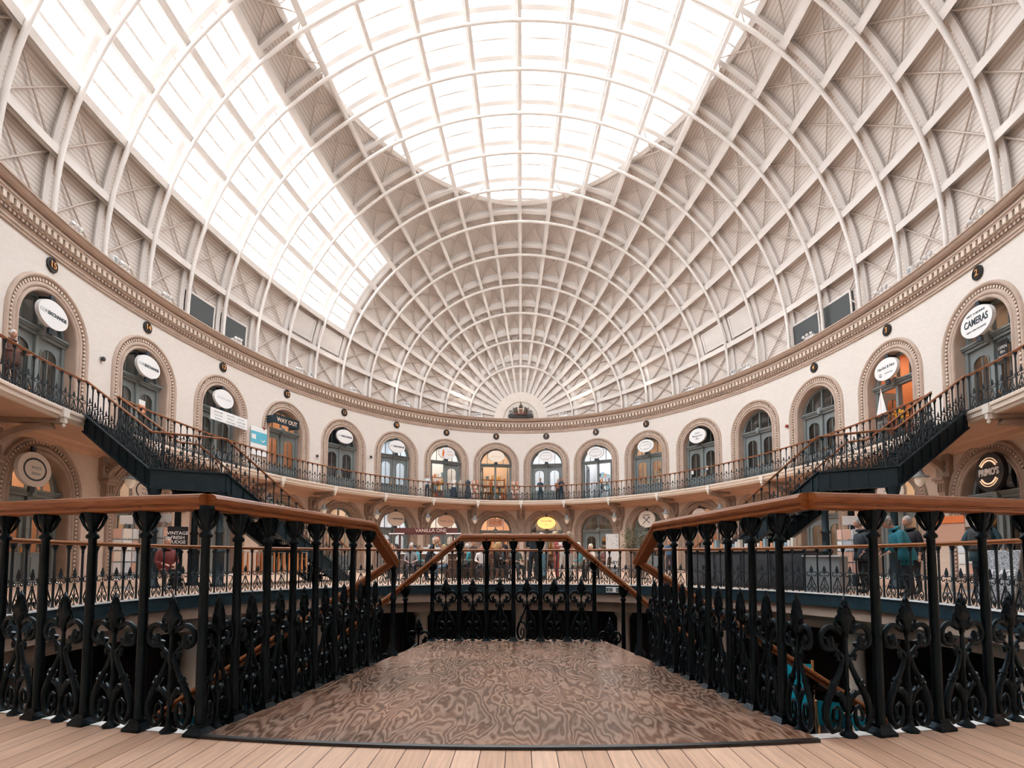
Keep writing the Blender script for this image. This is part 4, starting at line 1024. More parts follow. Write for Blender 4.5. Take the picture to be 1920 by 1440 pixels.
# ------------------------------------------------------------------ big staircases
def stair(s, nm):
    mid = Vector((.0, 0, 0))
    def V(x, y, z=0): return Vector((s * -x if s > 0 else x, y, z))
    zl = 3.18
    a0 = bal(s * 1.785, 0, 0); b0 = bal(s * 1.705, 0, 0)
    N = [Vector((a0.x, a0.y, ZB)), V(-10.04, 14.63, zl), V(-8.5, 15.6, zl), V(-6.2, 20.0, 0)]
    Fp = [Vector((b0.x, b0.y, ZB)), V(-10.14, 16.0, zl), V(-9.75, 16.3, zl), V(-7.5, 20.7, 0)]
    t = empty('iron_staircase', (V(-9.5, 15.6).x, 15.6, 0), label='dark iron staircase turning at a landing, from balcony to ground floor, on the %s' % nm, cat='staircase')
    o = Vector((V(-9.5, 15.6).x, 15.6, 0))
    def L_(p): return p - o
    def quadbox(mb, p, q, r_, u, th):
        mb.boxpts([p - Vector((0, 0, th)), q - Vector((0, 0, th)), r_ - Vector((0, 0, th)), u - Vector((0, 0, th)), p, q, r_, u])
    for (i0, i1, ns) in ((0, 1, 11), (2, 3, 17)):
        for k in range(ns):
            f0, f1 = k / ns, (k + 1.1) / ns
            zz = N[i0].z + (N[i1].z - N[i0].z) * (k + 1) / (ns + 1)
            P = [N[i0].lerp(N[i1], f0), N[i0].lerp(N[i1], min(1, f1)), Fp[i0].lerp(Fp[i1], min(1, f1)), Fp[i0].lerp(Fp[i1], f0)]
            for p in P: p.z = zz
            mb = MB(); quadbox(mb, *[L_(p) for p in P], .04)
            # pierced riser
            A_, B_ = L_(P[0]), L_(P[3]); up = Vector((0, 0, (N[i0].z - N[i1].z) / (ns + 1)))
            mb.boxpts([A_, B_, B_ + Vector((.0, .02, 0)), A_ + Vector((0, .02, 0)), A_ + up * .25, B_ + up * .25, B_ + up * .25 + Vector((0, .02, 0)), A_ + up * .25 + Vector((0, .02, 0))])
            for q in range(7):
                c = A_.lerp(B_, (q + .5) / 7); mb.tube([c, c + up * .95], .012, 4)
            mb.build('step', M['stair'], t)
    mb = MB(); quadbox(mb, L_(N[1]), L_(N[2]), L_(Fp[2]), L_(Fp[1]), .05); mb.build('landing_plate', M['stair'], t)
    for pts in (N, Fp):
        for i in range(3):
            a, b = L_(pts[i]), L_(pts[i + 1]); d = Vector((b.x - a.x, b.y - a.y, 0)).normalized(); n = Vector((-d.y, d.x, 0)) * .035
            dn, upz = Vector((0, 0, .46)), Vector((0, 0, .06))
            mb = MB(); mb.boxpts([a - n - dn, b - n - dn, b + n - dn, a + n - dn, a - n + upz, b - n + upz, b + n + upz, a + n + upz])
            for z in (-.46, .06): mb.boxpts([a - n * 2.4 + Vector((0, 0, z - .02)), b - n * 2.4 + Vector((0, 0, z - .02)), b + n * 2.4 + Vector((0, 0, z - .02)), a + n * 2.4 + Vector((0, 0, z - .02)), a - n * 2.4 + Vector((0, 0, z + .02)), b - n * 2.4 + Vector((0, 0, z + .02)), b + n * 2.4 + Vector((0, 0, z + .02)), a + n * 2.4 + Vector((0, 0, z + .02))])
            ln = (b - a).length
            for k in range(int(ln / .45)):
                c = a.lerp(b, (k + .5) / int(ln / .45)); mb.boxpts([c - n * 2 + Vector((0, 0, -.44)) - d * .02, c + n * 2 + Vector((0, 0, -.44)) - d * .02, c + n * 2 + Vector((0, 0, -.44)) + d * .02, c - n * 2 + Vector((0, 0, -.44)) + d * .02, c - n * 2 - d * .02, c + n * 2 - d * .02, c + n * 2 + d * .02, c - n * 2 + d * .02])
            mb.build('stringer', M['stair'], t)
    for i, (p, q) in enumerate(((N[1], .12), (N[2], .12), (Fp[1], .12), (Fp[2], .12))):
        c = L_(p); cen = L_((N[1] + N[2] + Fp[1] + Fp[2]) / 4); c = c.lerp(cen, .12)
        mb = MB(); mb.lathe([(.20, 0), (.20, .08), (.15, .10), (.15, .95), (.17, .97), (.17, 1.02), (.10, 1.08), (.095, 1.5), (.12, 1.52), (.12, 1.56), (.09, 1.6), (.085, 2.3), (.12, 2.34), (.10, 2.40), (.16, 2.6), (.18, 2.70), (.18, 2.74)], 14, (c.x, c.y, 0))
        mb.build('column', M['stair'], t)
    for pts, w in ((N, 'near'), (Fp, 'far')):
        f = Vector((0, 0, .02)); lo = [tuple(p + f) for p in pts]
        r = railing('stair_railing', 'dark iron stair railing with slim timber handrail on the %s edge of the %s staircase' % (w, nm), lo, .29, fl, 0.05, .75)
for s, nm in ((-1, 'left'), (1, 'right')): stair(s, nm)
# ------------------------------------------------------------------ people
def skinned(J, E):
    """grow one surface round the joints: J name -> (pos, radius), E edges"""
    names = list(J); idx = {n: i for i, n in enumerate(names)}
    me = bpy.data.meshes.new('body'); me.from_pydata([J[n][0] for n in names], [(idx[a], idx[b]) for a, b in E], [])
    o = bpy.data.objects.new('tmp', me); COL.objects.link(o)
    md = o.modifiers.new('skin', 'SKIN'); md.branch_smoothing = .6
    sv = me.skin_vertices[0].data if me.skin_vertices else None
    if sv is None:
        import bmesh
        bm = bmesh.new(); bm.from_mesh(me); bm.verts.layers.skin.verify(); bm.to_mesh(me); bm.free(); sv = me.skin_vertices[0].data
    for i, n in enumerate(names):
        r = J[n][1]; sv[i].radius = r if isinstance(r, tuple) else (r, r); sv[i].use_root = (n == 'pelvis')
    ss = o.modifiers.new('sub', 'SUBSURF'); ss.levels = 1; ss.render_levels = 1
    dg = bpy.context.evaluated_depsgraph_get(); out = bpy.data.meshes.new_from_object(o.evaluated_get(dg))
    bpy.data.objects.remove(o); return out
HAIR_N = 0
def person(label, pos, facing, pose='stand', top=(.05, .06, .08), leg=(.03, .035, .05), hair=(.05, .035, .03), skin=(.58, .33, .24), shoe=(.03, .03, .03), h=1.72, arms='down', hairstyle='short', bend=0.0, cap=None, glasses=False, coat=None, group=None, heady=0.0, seat=.46, tuck=0.0):
    k = h / 1.74; T = empty('person', pos, facing - pi / 2, label=label, cat='person', group=group)  # local +y is where the person faces
    cb, sb = cos(bend), sin(bend)
    pz = .93 if pose != 'sit' else seat + .11
    def up(x, y, z):   # torso coordinates above the pelvis, bent forward
        return (x, y * cb + z * sb, pz + z * cb - y * sb)
    th = 1.13 if coat else 1.0
    J = {'pelvis': ((0, 0, pz), (.155 * th, .115 * th)), 'waist': (up(0, .01, .16), (.135 * th, .105 * th)), 'chest': (up(0, .01, .36), (.165 * th, .12 * th)), 'nb': (up(0, -.01, .50), (.085, .07)), 'neck': (up(0, .015 + heady * .4, .575), .052), 'head': (up(0, .03 + heady, .66), .06)}
    E = [('pelvis', 'waist'), ('waist', 'chest'), ('chest', 'nb'), ('nb', 'neck'), ('neck', 'head')]
    hand = {}
    for s, n in ((-1, 'l'), (1, 'r')):
        J['sh' + n] = (up(s * .175, 0, .465), .068 * th)
        mode = arms if isinstance(arms, str) else arms[0 if s < 0 else 1]
        if mode == 'down': e, w = up(s * .235, -.02, .20), up(s * .24, .06, -.04)
        elif mode == 'pocket': e, w = up(s * .29, -.06, .20), up(s * .19, .07, .02)
        elif mode == 'rail': e, w = up(s * .24, .12, .19), up(s * .16, .40, .16)
        elif mode == 'hold': e, w = up(s * .22, .05, .18), up(s * .08, .28, .30)
        elif mode == 'table': e, w = up(s * .24, .08, .19), up(s * .12, .33, .18)
        elif mode == 'face': e, w = up(s * .22, .16, .25), up(s * .08, .17, .54)
        elif mode == 'reach': e, w = up(s * .24, .20, .30), up(s * .20, .46, .34)
        J['el' + n] = (e, .047 * th); J['wr' + n] = (w, .030); 
        m = tuple((a + b) / 2 for a, b in zip(e, w)); J['fa' + n] = (m, .042 * th)
        E += [('chest', 'sh' + n), ('sh' + n, 'el' + n), ('el' + n, 'fa' + n), ('fa' + n, 'wr' + n)]
        d = (Vector(w) - Vector(e)).normalized(); hand[n] = (Vector(w), d, s)
        if pose == 'sit':
            kn = (s * .13, .43, seat + .05); an = (s * .12, .40 - tuck, .10); toe = (s * .13, .55 - tuck, .045); hp = (s * .10, .06, seat + .08)
        elif pose == 'walk':
            f = s; kn = (s * .09, .10 * f + .06, .50); an = (s * .09, .22 * f - .04, .11); toe = (s * .10, .22 * f + .12, .05); hp = (s * .09, 0, .88)
        else:
            kn = (s * .10, .02, .50); an = (s * .11, -.03, .10); toe = (s * .13, .13, .045); hp = (s * .09, 0, .86)
        J['hp' + n] = (hp, .098 * (1.05 if coat else 1)); J['kn' + n] = (kn, .062); J['an' + n] = (an, .045); J['to' + n] = (toe, .040)
        mc = tuple((a + b) / 2 + (0 if i != 1 else -.015) for i, (a, b) in enumerate(zip(kn, an))); J['ca' + n] = (mc, .056)
        E += [('pelvis', 'hp' + n), ('hp' + n, 'kn' + n), ('kn' + n, 'ca' + n), ('ca' + n, 'an' + n), ('an' + n, 'to' + n)]
    me = skinned(J, E)
    mats = [cmat(skin, .5), cmat(top, .8), cmat(leg, .85), cmat(shoe, .6), M['black'], cmat((.45, .16, .14))]
    segs = {'head': 0, 'neck': 0, 'nb': 1, 'chest': 1, 'waist': 1, 'pelvis': 2 if not coat else 1}
    for n in 'lr': segs.update({'sh' + n: 1, 'el' + n: 1, 'fa' + n: 1, 'wr' + n: 0, 'hp' + n: 2 if not coat else 1, 'kn' + n: 2, 'ca' + n: 2, 'an' + n: 3, 'to' + n: 3})
    pts = [(Vector(J[n][0]), segs[n]) for n in J]
    mb = MB(); mb.v = [tuple(v.co) for v in me.vertices]
    for f in me.polygons:
        c = f.center; mb.f.append(tuple(f.vertices)); mb.sm.append(True); mb.mi.append(min(pts, key=lambda q: (q[0] - c).length)[1])
    bpy.data.meshes.remove(me)
    # head with a face
    hc = Vector(up(0, .045 + heady, .712)); mb.m = 0
    n1, n2 = 14, 10; V = []; 
    for i in range(n2 + 1):
        a = pi * i / n2; z = cos(a); r = sin(a)
        for j in range(n1):
            b = 2 * pi * j / n1; x, y = r * cos(b), r * sin(b)
            X = x * .077 * (1 - .18 * max(0, -z)); Y = y * .097; Z = z * .118
            if y > .8 and abs(x) < .35 and -.45 < z < .15: Y += .018 * (1 - abs(z + .15) / .4)   # nose
            if z < -.5 and y > .3: Y += .010
            V.append(hc + Vector((X, Y, Z)))
    mb.add(V, [(i * n1 + j, i * n1 + (j + 1) % n1, (i + 1) * n1 + (j + 1) % n1, (i + 1) * n1 + j) for i in range(n2) for j in range(n1)], True)
    for s in (-1, 1): mb.tube([hc + Vector((s * .074, -.005, .02)), hc + Vector((s * .086, -.012, 0)), hc + Vector((s * .076, -.002, -.03))], .012, 5)
    mb.m = 4
    for s in (-1, 1): mb.box(hc + Vector((s * .03, .091, .012)), (.022, .010, .010))
    mb.m = 5; mb.box(hc + Vector((0, .088, -.062)), (.042, .012, .010)); mb.m = 0
    # hands: palm, four fingers, thumb
    for n, (w, d, s) in hand.items():
        a = Vector((0, 0, 1)) if abs(d.z) < .8 else Vector((0, 1, 0)); side = d.cross(a).normalized(); up_ = side.cross(d)
        P = [w - side * .018, w + side * .018, w + d * .085 + side * .040, w + d * .085 - side * .036]
        mb.boxpts([p - up_ * .012 for p in P] + [p + up_ * .012 for p in P])
        for q, ln in enumerate((.060, .074, .080, .070)):
            b = w + d * .082 + side * (-.030 + .020 * q); c1 = b + d * ln * .5 - up_ * .006; c2 = b + d * ln * .85 - up_ * .026
            mb.tube([b, c1, c2], [.0095, .009, .007], 5)
        b = w + d * .03 + side * s * -.026; mb.tube([b, b + d * .03 + side * s * -.024, b + d * .058 + side * s * -.022 - up_ * .01], [.012, .011, .008], 5)
    mb2 = mb; body = mb2.mesh('body', mats); body.transform(Matrix.Scale(k, 4)); link('body', body, T)
    # hair
    hb = MB(); V = []; F = []; n1, n2 = 14, 8
    lim = {'short': .70, 'bald': .0, 'long': .72, 'bun': .66, 'grey': .7}.get(hairstyle, .7)
    if hairstyle != 'bald':
        for i in range(n2 + 1):
            for j in range(n1):
                b = 2 * pi * j / n1; fr = max(0, sin(b)); a = pi * (i / n2) * (lim - .40 * fr)
                r = sin(a); x, y, z = r * cos(b) * .084, r * sin(b) * .103, cos(a) * .124 + .004 * sin(7 * b); V.append(hc + Vector((x, y - .006, z + .004)))
        hb.add(V, [(i * n1 + j, i * n1 + (j + 1) % n1, (i + 1) * n1 + (j + 1) % n1, (i + 1) * n1 + j) for i in range(n2) for j in range(n1)], True)
        if hairstyle == 'long':
            hb.tube([hc + Vector((0, -.05, .06)), hc + Vector((0, -.085, -.02)), hc + Vector((0, -.085, -.14)), hc + Vector((0, -.07, -.26))], [.06, .078, .075, .04], 8)
            for s in (-1, 1): hb.tube([hc + Vector((s * .07, 0, .03)), hc + Vector((s * .085, -.01, -.08)), hc + Vector((s * .075, .0, -.20))], [.02, .028, .015], 6)
        if hairstyle == 'bun': hb.tube([hc + Vector((0, -.08, .08)), hc + Vector((0, -.12, .11))], [.045, .03], 8)
        m = hb.mesh('hair', cmat(hair, .7)); m.transform(Matrix.Scale(k, 4)); link('hair', m, T)
    if cap:
        cb_ = MB(); cb_.lathe([(.094, .03), (.100, .05), (.096, .09), (.07, .125), (.02, .138)], 14); 
        cb_.prism([(-.07, .035), (.07, .035), (.07, .045), (-.07, .045)], .05, .17)
        m = cb_.mesh('flat_cap', cmat(cap, .8)); m.transform(Matrix.Translation(hc)); m.transform(Matrix.Scale(k, 4)); link('flat_cap', m, T)
    if glasses:
        g = MB()
        for s in (-1, 1):
            g.tube([hc + Vector((s * .032 + .020 * cos(2 * pi * q / 10), .104, .014 + .017 * sin(2 * pi * q / 10))) for q in range(11)], .0025, 4); g.tube([hc + Vector((s * .052, .100, .018)), hc + Vector((s * .082, -.01, .02))], .0025, 4)
        g.tube([hc + Vector((-.012, .106, .016)), hc + Vector((.012, .106, .016))], .0025, 4)
        m = g.mesh('glasses', M['black']); m.transform(Matrix.Scale(k, 4)); link('glasses', m, T)
    if coat:
        c = MB(); R = []
        for z, rx, ry in ((.47, .14, .10), (.44, .19, .135), (.30, .205, .16), (.12, .195, .155), (-.05, .215, .175), (-.16 if pose != 'sit' else -.08, .225, .185), (-.165 if pose != 'sit' else -.085, .20, .16)):
            cc = Vector(up(0, .01, z)) if z > 0 else Vector((0, .01 * cb, pz + z))
            R.append([cc + Vector((rx * cos(2 * pi * q / 16), ry * sin(2 * pi * q / 16) * (cb if z > 0 else 1), -ry * sin(2 * pi * q / 16) * (sb if z > 0 else 0))) for q in range(16)])
        c.rings(R, True, False, True)
        nb = Vector(up(0, -.01, .50)); c.tube([Vector(up(.085 * cos(2 * pi * q / 12), .085 * sin(2 * pi * q / 12), .535)) for q in range(13)], .032, 6)
        m = c.mesh('coat', cmat(coat, .75)); m.transform(Matrix.Scale(k, 4)); link('coat', m, T)
    return T
def toward(p, q): return atan2(q[1] - p[1], q[0] - p[0])
# -- three visitors at the right of the well and the walker with a backpack
person('person in a teal jacket and grey flat cap leaning on the ring rail', (8.0, 11.45, 0), radians(168), 'stand', (.02, .18, .24), (.02, .02, .03), (.30, .29, .28), h=1.74, arms='rail', bend=.42, cap=(.30, .31, .31), glasses=True, coat=(.02, .20, .27), heady=.03)
person('grey-haired person in a dark navy jacket looking left behind a near rail post', (7.75, 12.5, 0), radians(170), 'stand', (.025, .035, .05), (.02, .02, .02), (.26, .25, .24), h=1.70, arms='pocket', bend=.05, coat=(.022, .033, .048))
person('grey-haired person in dark clothes standing just behind the teal jacket', (8.62, 12.15, 0), radians(185), 'stand', (.012, .014, .02), (.015, .015, .02), (.36, .34, .33), h=1.72, arms='down', bend=.1, coat=(.010, .012, .018))
person('person seen from behind in a dark teal puffer jacket with a hood', (8.95, 10.75, 0), radians(40), 'stand', (.015, .05, .07), (.01, .01, .015), (.02, .02, .02), h=1.70, arms='pocket', bend=.1, coat=(.012, .045, .062), hairstyle='long')
t = empty('backpack', (8.81, 10.61, 1.17), radians(130), label='black backpack worn by the person in the puffer jacket', cat='bag')
t.rotation_euler = (0, 0, radians(-50))
mb = MB(); mb.rings([[(w * cos(2 * pi * q / 14), d * sin(2 * pi * q / 14) - .10, z) for q in range(14)] for w, d, z in ((.10, .05, -.24), (.17, .10, -.22), (.18, .12, -.08), (.17, .12, .10), (.14, .10, .20), (.05, .04, .24))], True, True, True); mb.build('bag_body', mat('backpack_cloth', (.03, .035, .04), .7, bump=.4, bscale=40), t)
mb = MB(); mb.box((0, -.215, -.09), (.24, .05, .20)); mb.build('front_pocket', cmat((.045, .05, .055)), t)
for s in (-1, 1): mb = MB(); mb.tube([(s * .10, -.06, .2), (s * .13, .12, .26), (s * .15, .26, .10), (s * .16, .16, -.12), (s * .14, -.04, -.2)], .02, 6); mb.build('strap', M['black'], t)
# -- on the left
person('person in a red coat sitting low beside the left staircase columns', (-8.6, 13.2, 0), radians(-40), 'sit', (.16, .03, .03), (.02, .02, .03), (.35, .30, .28), h=1.66, arms='table', bend=.15, coat=(.17, .03, .03))
# -- cafe furniture
def chair_proto():
    t = empty('cafe_chair'); m = cmat((.10, .055, .035), .5)
    mb = MB(); mb.box((0, 0, .455), (.42, .42, .03)); mb.build('seat', m, t)
    mb = MB(); mb.boxpts([(-.2, -.20, .52), (.2, -.20, .52), (.2, -.17, .52), (-.2, -.17, .52), (-.19, -.25, .86), (.19, -.25, .86), (.19, -.22, .86), (-.19, -.22, .86)]); mb.build('backrest', m, t)
    for x in (-1, 1):
        for y in (-1, 1):
            mb = MB(); mb.tube([(x * .18, y * .18, .45), (x * .20, y * .21, 0)], .014, 6); mb.build('leg', M['black'], t)
        mb = MB(); mb.tube([(x * .17, -.18, .45), (x * .17, -.22, .84)], .013, 6); mb.build('back_post', M['black'], t)
    return t
def table_proto():
    t = empty('cafe_table')
    mb = MB(); mb.lathe([(.33, .73), (.345, .74), (.345, .76), (.33, .765)], 20); mb.build('table_top', cmat((.35, .22, .14), .35), t)
    mb = MB(); mb.lathe([(.20, 0), (.20, .02), (.04, .04), (.03, .06), (.03, .73)], 12); mb.build('pedestal', M['black'], t)
    return t
cp, tp = chair_proto(), table_proto(); cn = [0, 0]
def chair(x, y, a, lab):
    o = cp if cn[0] == 0 else copy_tree(cp); cn[0] += 1; o.location = (x, y, 0); o.rotation_euler = (0, 0, a - pi / 2); tag(o, lab, 'chair', 'cafe chairs beyond the well')
def table(x, y, lab):
    o = tp if cn[1] == 0 else copy_tree(tp); cn[1] += 1; o.location = (x, y, 0); tag(o, lab, 'table', 'round cafe tables beyond the well')
def wx(px, Y): return .067 + (px - 978) / 1028 * Y
skins = [(.58, .33, .24), (.62, .38, .28), (.50, .29, .20), (.30, .17, .11)]
rnd = random.Random(3)
# (px, Y, kind, facing deg, top, leg, hair, hairstyle, arms, words)
FOLK = [
 (731, 19.6, 'sit', -60, (.62, .42, .34), (.03, .03, .04), (.25, .12, .07), 'short', 'table', 'person with reddish hair and pink top sitting by the left end of the far rail'),
 (748, 21.0, 'sit', 200, (.02, .02, .025), (.02, .02, .03), (.03, .03, .03), 'short', 'table', 'person in black seated second from the left in the cafe'),
 (770, 20.2, 'sit', -80, (.30, .30, .32), (.05, .05, .07), (.5, .5, .5), 'grey', 'table', 'grey-haired person in a grey jumper at the left of the cafe'),
 (727, 26.5, 'stand', -90, (.75, .75, .75), (.04, .04, .05), (.05, .03, .02), 'short', 'down', 'person in a white shirt standing behind the cafe tables on the left'),
 (779, 22.4, 'sit', 20, (.06, .33, .40), (.04, .04, .05), (.2, .13, .08), 'short', 'table', 'person in a turquoise top sitting left of the kiosk counter'),
 (800, 19.9, 'stand', 0, (.02, .03, .05), (.015, .02, .03), (.55, .35, .25), 'short', 'table', 'person in a navy jacket bending over a table under the kiosk sign'),
 (838, 19.8, 'sit', 190, (.75, .73, .70), (.12, .20, .30), (.45, .32, .15), 'long', 'table', 'fair-haired person in white sitting beside the sloping rail'),
 (881, 21.5, 'sit', 180, (.05, .28, .33), (.02, .02, .02), (.55, .55, .53), 'grey', 'table', 'grey-haired person in a teal cardigan leaning at a table'),
 (886, 26.5, 'stand', -70, (.07, .05, .045), (.03, .03, .03), (.10, .04, .04), 'short', 'down', 'person in a brown jacket standing behind the cafe'),
 (903, 20.6, 'sit', -90, (.72, .70, .70), (.1, .1, .12), (.15, .1, .07), 'short', 'table', 'person in a pale shirt reading at a table'),
 (928, 19.5, 'sit', 0, (.012, .012, .014), (.012, .012, .014), (.55, .36, .16), 'long', 'table', 'fair-haired person in a black dress sitting sideways at a round table'),
 (941, 22.8, 'stand', -90, (.02, .02, .03), (.02, .02, .02), (.18, .08, .04), 'long', 'down', 'person with long brown hair facing the camera from the back tables'),
 (947, 20.1, 'sit', 180, (.04, .06, .08), (.02, .02, .02), (.08, .05, .04), 'short', 'table', 'person in dark blue sitting opposite the fair-haired person'),
 (966, 20.6, 'sit', -60, (.10, .13, .13), (.05, .06, .06), (.3, .2, .15), 'short', 'table', 'person in a grey-green top by the centre of the rail'),
 (1000, 18.6, 'stand', 80, (.015, .03, .045), (.012, .02, .03), (.06, .04, .03), 'short', 'hold', 'tall person in dark navy standing right at the far rail'),
 (1018, 19.6, 'stand', 160, (.72, .68, .64), (.12, .28, .38), (.55, .35, .3), 'short', 'reach', 'person in a pale top and blue skirt near the far rail'),
 (1022, 20.9, 'sit', 200, (.30, .24, .17), (.05, .05, .05), (.5, .42, .33), 'short', 'table', 'person in an olive top seated right of centre'),
 (1043, 18.9, 'stand', 185, (.42, .09, .08), (.34, .07, .07), (.6, .45, .3), 'bun', 'down', 'person in a long red dress standing at the far rail'),
 (1056, 21.3, 'stand', -100, (.62, .60, .58), (.55, .53, .50), (.5, .45, .4), 'short', 'down', 'person in pale grey clothes behind the red dress'),
 (1070, 18.6, 'stand', 170, (.45, .18, .17), (.40, .38, .36), (.4, .3, .22), 'long', 'reach', 'person in a dusty pink cardigan right of the red dress'),
 (1090, 19.8, 'sit', 180, (.10, .28, .32), (.25, .22, .18), (.7, .68, .64), 'grey', 'table', 'white-haired person in teal sitting near the sloping rail on the right'),
 (1112, 21.4, 'sit', 200, (.65, .55, .48), (.05, .05, .06), (.75, .7, .6), 'short', 'table', 'person with pale hair and cream top sitting at the right of the cafe'),
 (1132, 23.0, 'sit', 190, (.14, .05, .05), (.03, .03, .03), (.10, .06, .04), 'short', 'table', 'person in a maroon top seated left of the spotted banner'),
 (1252, 27.0, 'stand', -90, (.05, .12, .22), (.03, .03, .05), (.35, .22, .14), 'short', 'down', 'person in a blue jacket by the far right shopfront'),
]
for i, (px, Y, kd, fa, tc_, lc, hc_, hs, ar, lab) in enumerate(FOLK):
    x = wx(px, Y); person(lab, (x, Y, 0), radians(fa), 'sit' if kd == 'sit' else 'stand', tc_, lc, hc_, skins[i % 3], h=rnd.uniform(1.64, 1.76) if i != 14 else 1.88, arms=ar, hairstyle=hs, bend=.12 if kd == 'sit' else (.5 if i == 5 else .04))
    if kd == 'sit':
        chair(x, Y, radians(fa), 'dark chair under the ' + lab.split(' sitting')[0].split(' seated')[0].split(' leaning')[0].split(' reading')[0])
for px, Y, lab in ((742, 20.2, 'left end of the cafe'), (762, 21.4, 'left of the kiosk counter'), (812, 20.4, 'below the kiosk sign'), (857, 20.6, 'beside the sloping rail on the left'), (893, 20.9, 'by the pale shirt reader'), (938, 19.7, 'between two seated people at centre left'), (990, 20.3, 'at the centre'), (1020, 21.2, 'right of the tall standing person'), (1094, 20.3, 'near the white-haired person'), (1120, 22.0, 'left of the spotted banner'), (1205, 21.5, 'right of the potted tree')):
    table(wx(px, Y), Y, 'round brown cafe table, ' + lab)
for px, Y, a, lab in ((822, 21.0, 0, 'empty dark chair at the table below the kiosk sign'), (868, 22.0, -90, 'empty dark chair beside the sloping rail'), (965, 21.0, 90, 'empty dark chair left of centre'), (1150, 21.0, 180, 'empty dark chair under the spotted banner'), (1216, 22.2, 0, 'empty dark chair right of the potted tree'), (790, 23.5, 60, 'empty dark chair behind the bending person')):
    chair(wx(px, Y), Y, radians(a), lab)
# cups on tables
mb = MB(); mb.lathe([(.022, 0), (.034, .03), (.038, .07), (.036, .07), (.02, .01)], 10); cup = mb.mesh('coffee_cup', M['white'])
for i, (px, Y) in enumerate(((742, 20.1), (857, 20.5), (893, 20.8), (938, 19.6), (990, 20.2), (1094, 20.2))):
    o = link('coffee_cup', cup, None, (wx(px, Y), Y, .766)); tag(o, 'white coffee cup on the round table, ' + ['left end', 'beside the left sloping rail', 'by the pale shirt reader', 'centre left', 'centre', 'near the white-haired person'][i], 'cup', 'coffee cups')
# low serving screens behind the rail
t = empty('counter', (wx(890, 21.8), 22.6, 0), label='brown wooden low partition between the cafe tables', cat='partition')
mb = MB(); mb.box((0, 0, .48), (2.6, .08, .96)); mb.build('board', cmat((.09, .045, .03), .4), t); mb = MB(); mb.box((0, 0, .98), (2.7, .14, .05)); mb.build('top_rail', cmat((.13, .06, .04), .4), t)
# kiosk
kx = wx(800, 29); t = empty('coffee_kiosk', (kx, 29.5, 0), label='coffee kiosk with a long maroon fascia reading VANILLA ONE', cat='kiosk')
mb = MB(); mb.box((0, 0, .52), (3.0, 1.6, 1.04)); mb.build('counter', cmat((.12, .09, .08)), t); mb = MB(); mb.box((0, -.05, 1.07), (3.1, 1.75, .06)); mb.build('worktop', M['white'], t)
for x in (-1.4, 1.4): mb = MB(); mb.box((x, -.7, 1.6), (.08, .08, 1.1)); mb.build('post', cmat((.10, .03, .025)), t)
mb = MB(); mb.box((0, -.75, 2.26), (3.3, .12, .30)); mb.box((-.0, -.7, 2.08), (3.9, .3, .05)); mb.build('fascia', cmat((.11, .03, .025)), t)
link('lettering', text_mesh('VANILLA ONE', .26, cmat((.75, .62, .55)), .006, sx=1.0), t, (.25, -.82, 2.26))
for x in (-1.55, 1.45): mb = MB(); mb.box((x, -.84, 2.11), (.8, .04, .06)); mb.build('strip_light', M['white'], t)
for x, w, h, c, nme, lab in ((-.75, .6, .42, (.05, .05, .06), 'coffee_machine', 'dark coffee machine on the kiosk worktop'), (.25, .9, .30, (.75, .76, .78), 'display_case', 'white and steel display case on the kiosk worktop'), (1.0, .35, .45, (.08, .09, .11), 'grinder', 'black coffee grinder at the right of the kiosk worktop')):
    o = empty(nme, (kx + x, 29.2, 1.10), label=lab, cat='appliance'); mb = MB(); mb.box((0, 0, h / 2), (w, .45, h)); mb.build('casing', cmat(c, .3), o); mb = MB(); mb.box((0, -.23, h * .55), (w * .85, .03, h * .3)); mb.build('front_panel', M['grey'], o)
    mb = MB(); mb.lathe([(.07, 0), (.09, .1), (.05, .14)], 10, (-w * .2, 0, h)); mb.build('hopper', M['glass'] if nme == 'grinder' else M['white'], o)
# banner, potted tree
Yb = 24.0; t = empty('banner_stand', (wx(1147, Yb), Yb, 0), label='tall white pull-up banner with small dark spots near the potted tree', cat='banner')
mb = MB(); mb.box((0, 0, 1.12), (.56, .02, 1.5)); mb.build('panel', M['paper'], t); mb = MB(); mb.box((0, 0, .20), (.6, .14, .4)); mb.tube([(0, .02, .3), (0, .02, 1.86)], .012, 6); mb.build('base', M['grey'], t)
mb = MB()
for q in range(26): 
    x, z = rnd.uniform(-.24, .24), rnd.uniform(.95, 1.82); s = rnd.uniform(.012, .022); mb.prism([(x + s * cos(2 * pi * e / 6), z + s * sin(2 * pi * e / 6)) for e in range(6)], -.016, -.010)
mb.build('printed_spot', M['greyink'], t, kind='stuff'); link('lettering', text_mesh('BABY', .2, M['ink'], .002, bold=.004), t, (0, -.014, .62))
Yt = 23.0; t = empty('potted_tree', (wx(1188, Yt), Yt, 0), label='bushy dry-leaved tree in a tall pot right of the spotted banner', cat='plant')
mb = MB(); mb.lathe([(.20, 0), (.26, .02), (.32, .5), (.34, .55), (.30, .55), (.28, .50)], 16); mb.build('pot', cmat((.20, .17, .15)), t)
mb = MB(); mb.tube([(0, 0, .5), (.03, 0, .9), (-.02, .02, 1.3), (0, 0, 1.7)], [.04, .035, .03, .015], 7)
br = []
for q in range(26):
    a = rnd.uniform(0, 2 * pi); z = rnd.uniform(.85, 1.7); L = rnd.uniform(.3, .7); e = Vector((cos(a) * L, sin(a) * L, z + rnd.uniform(.05, .5))); mb.tube([(0, 0, z), (cos(a) * L * .5, sin(a) * L * .5, z + .12), e], [.014, .010, .004], 4); br.append((Vector((0, 0, z)), e))
mb.build('trunk', M['bark'], t)
mb = MB()
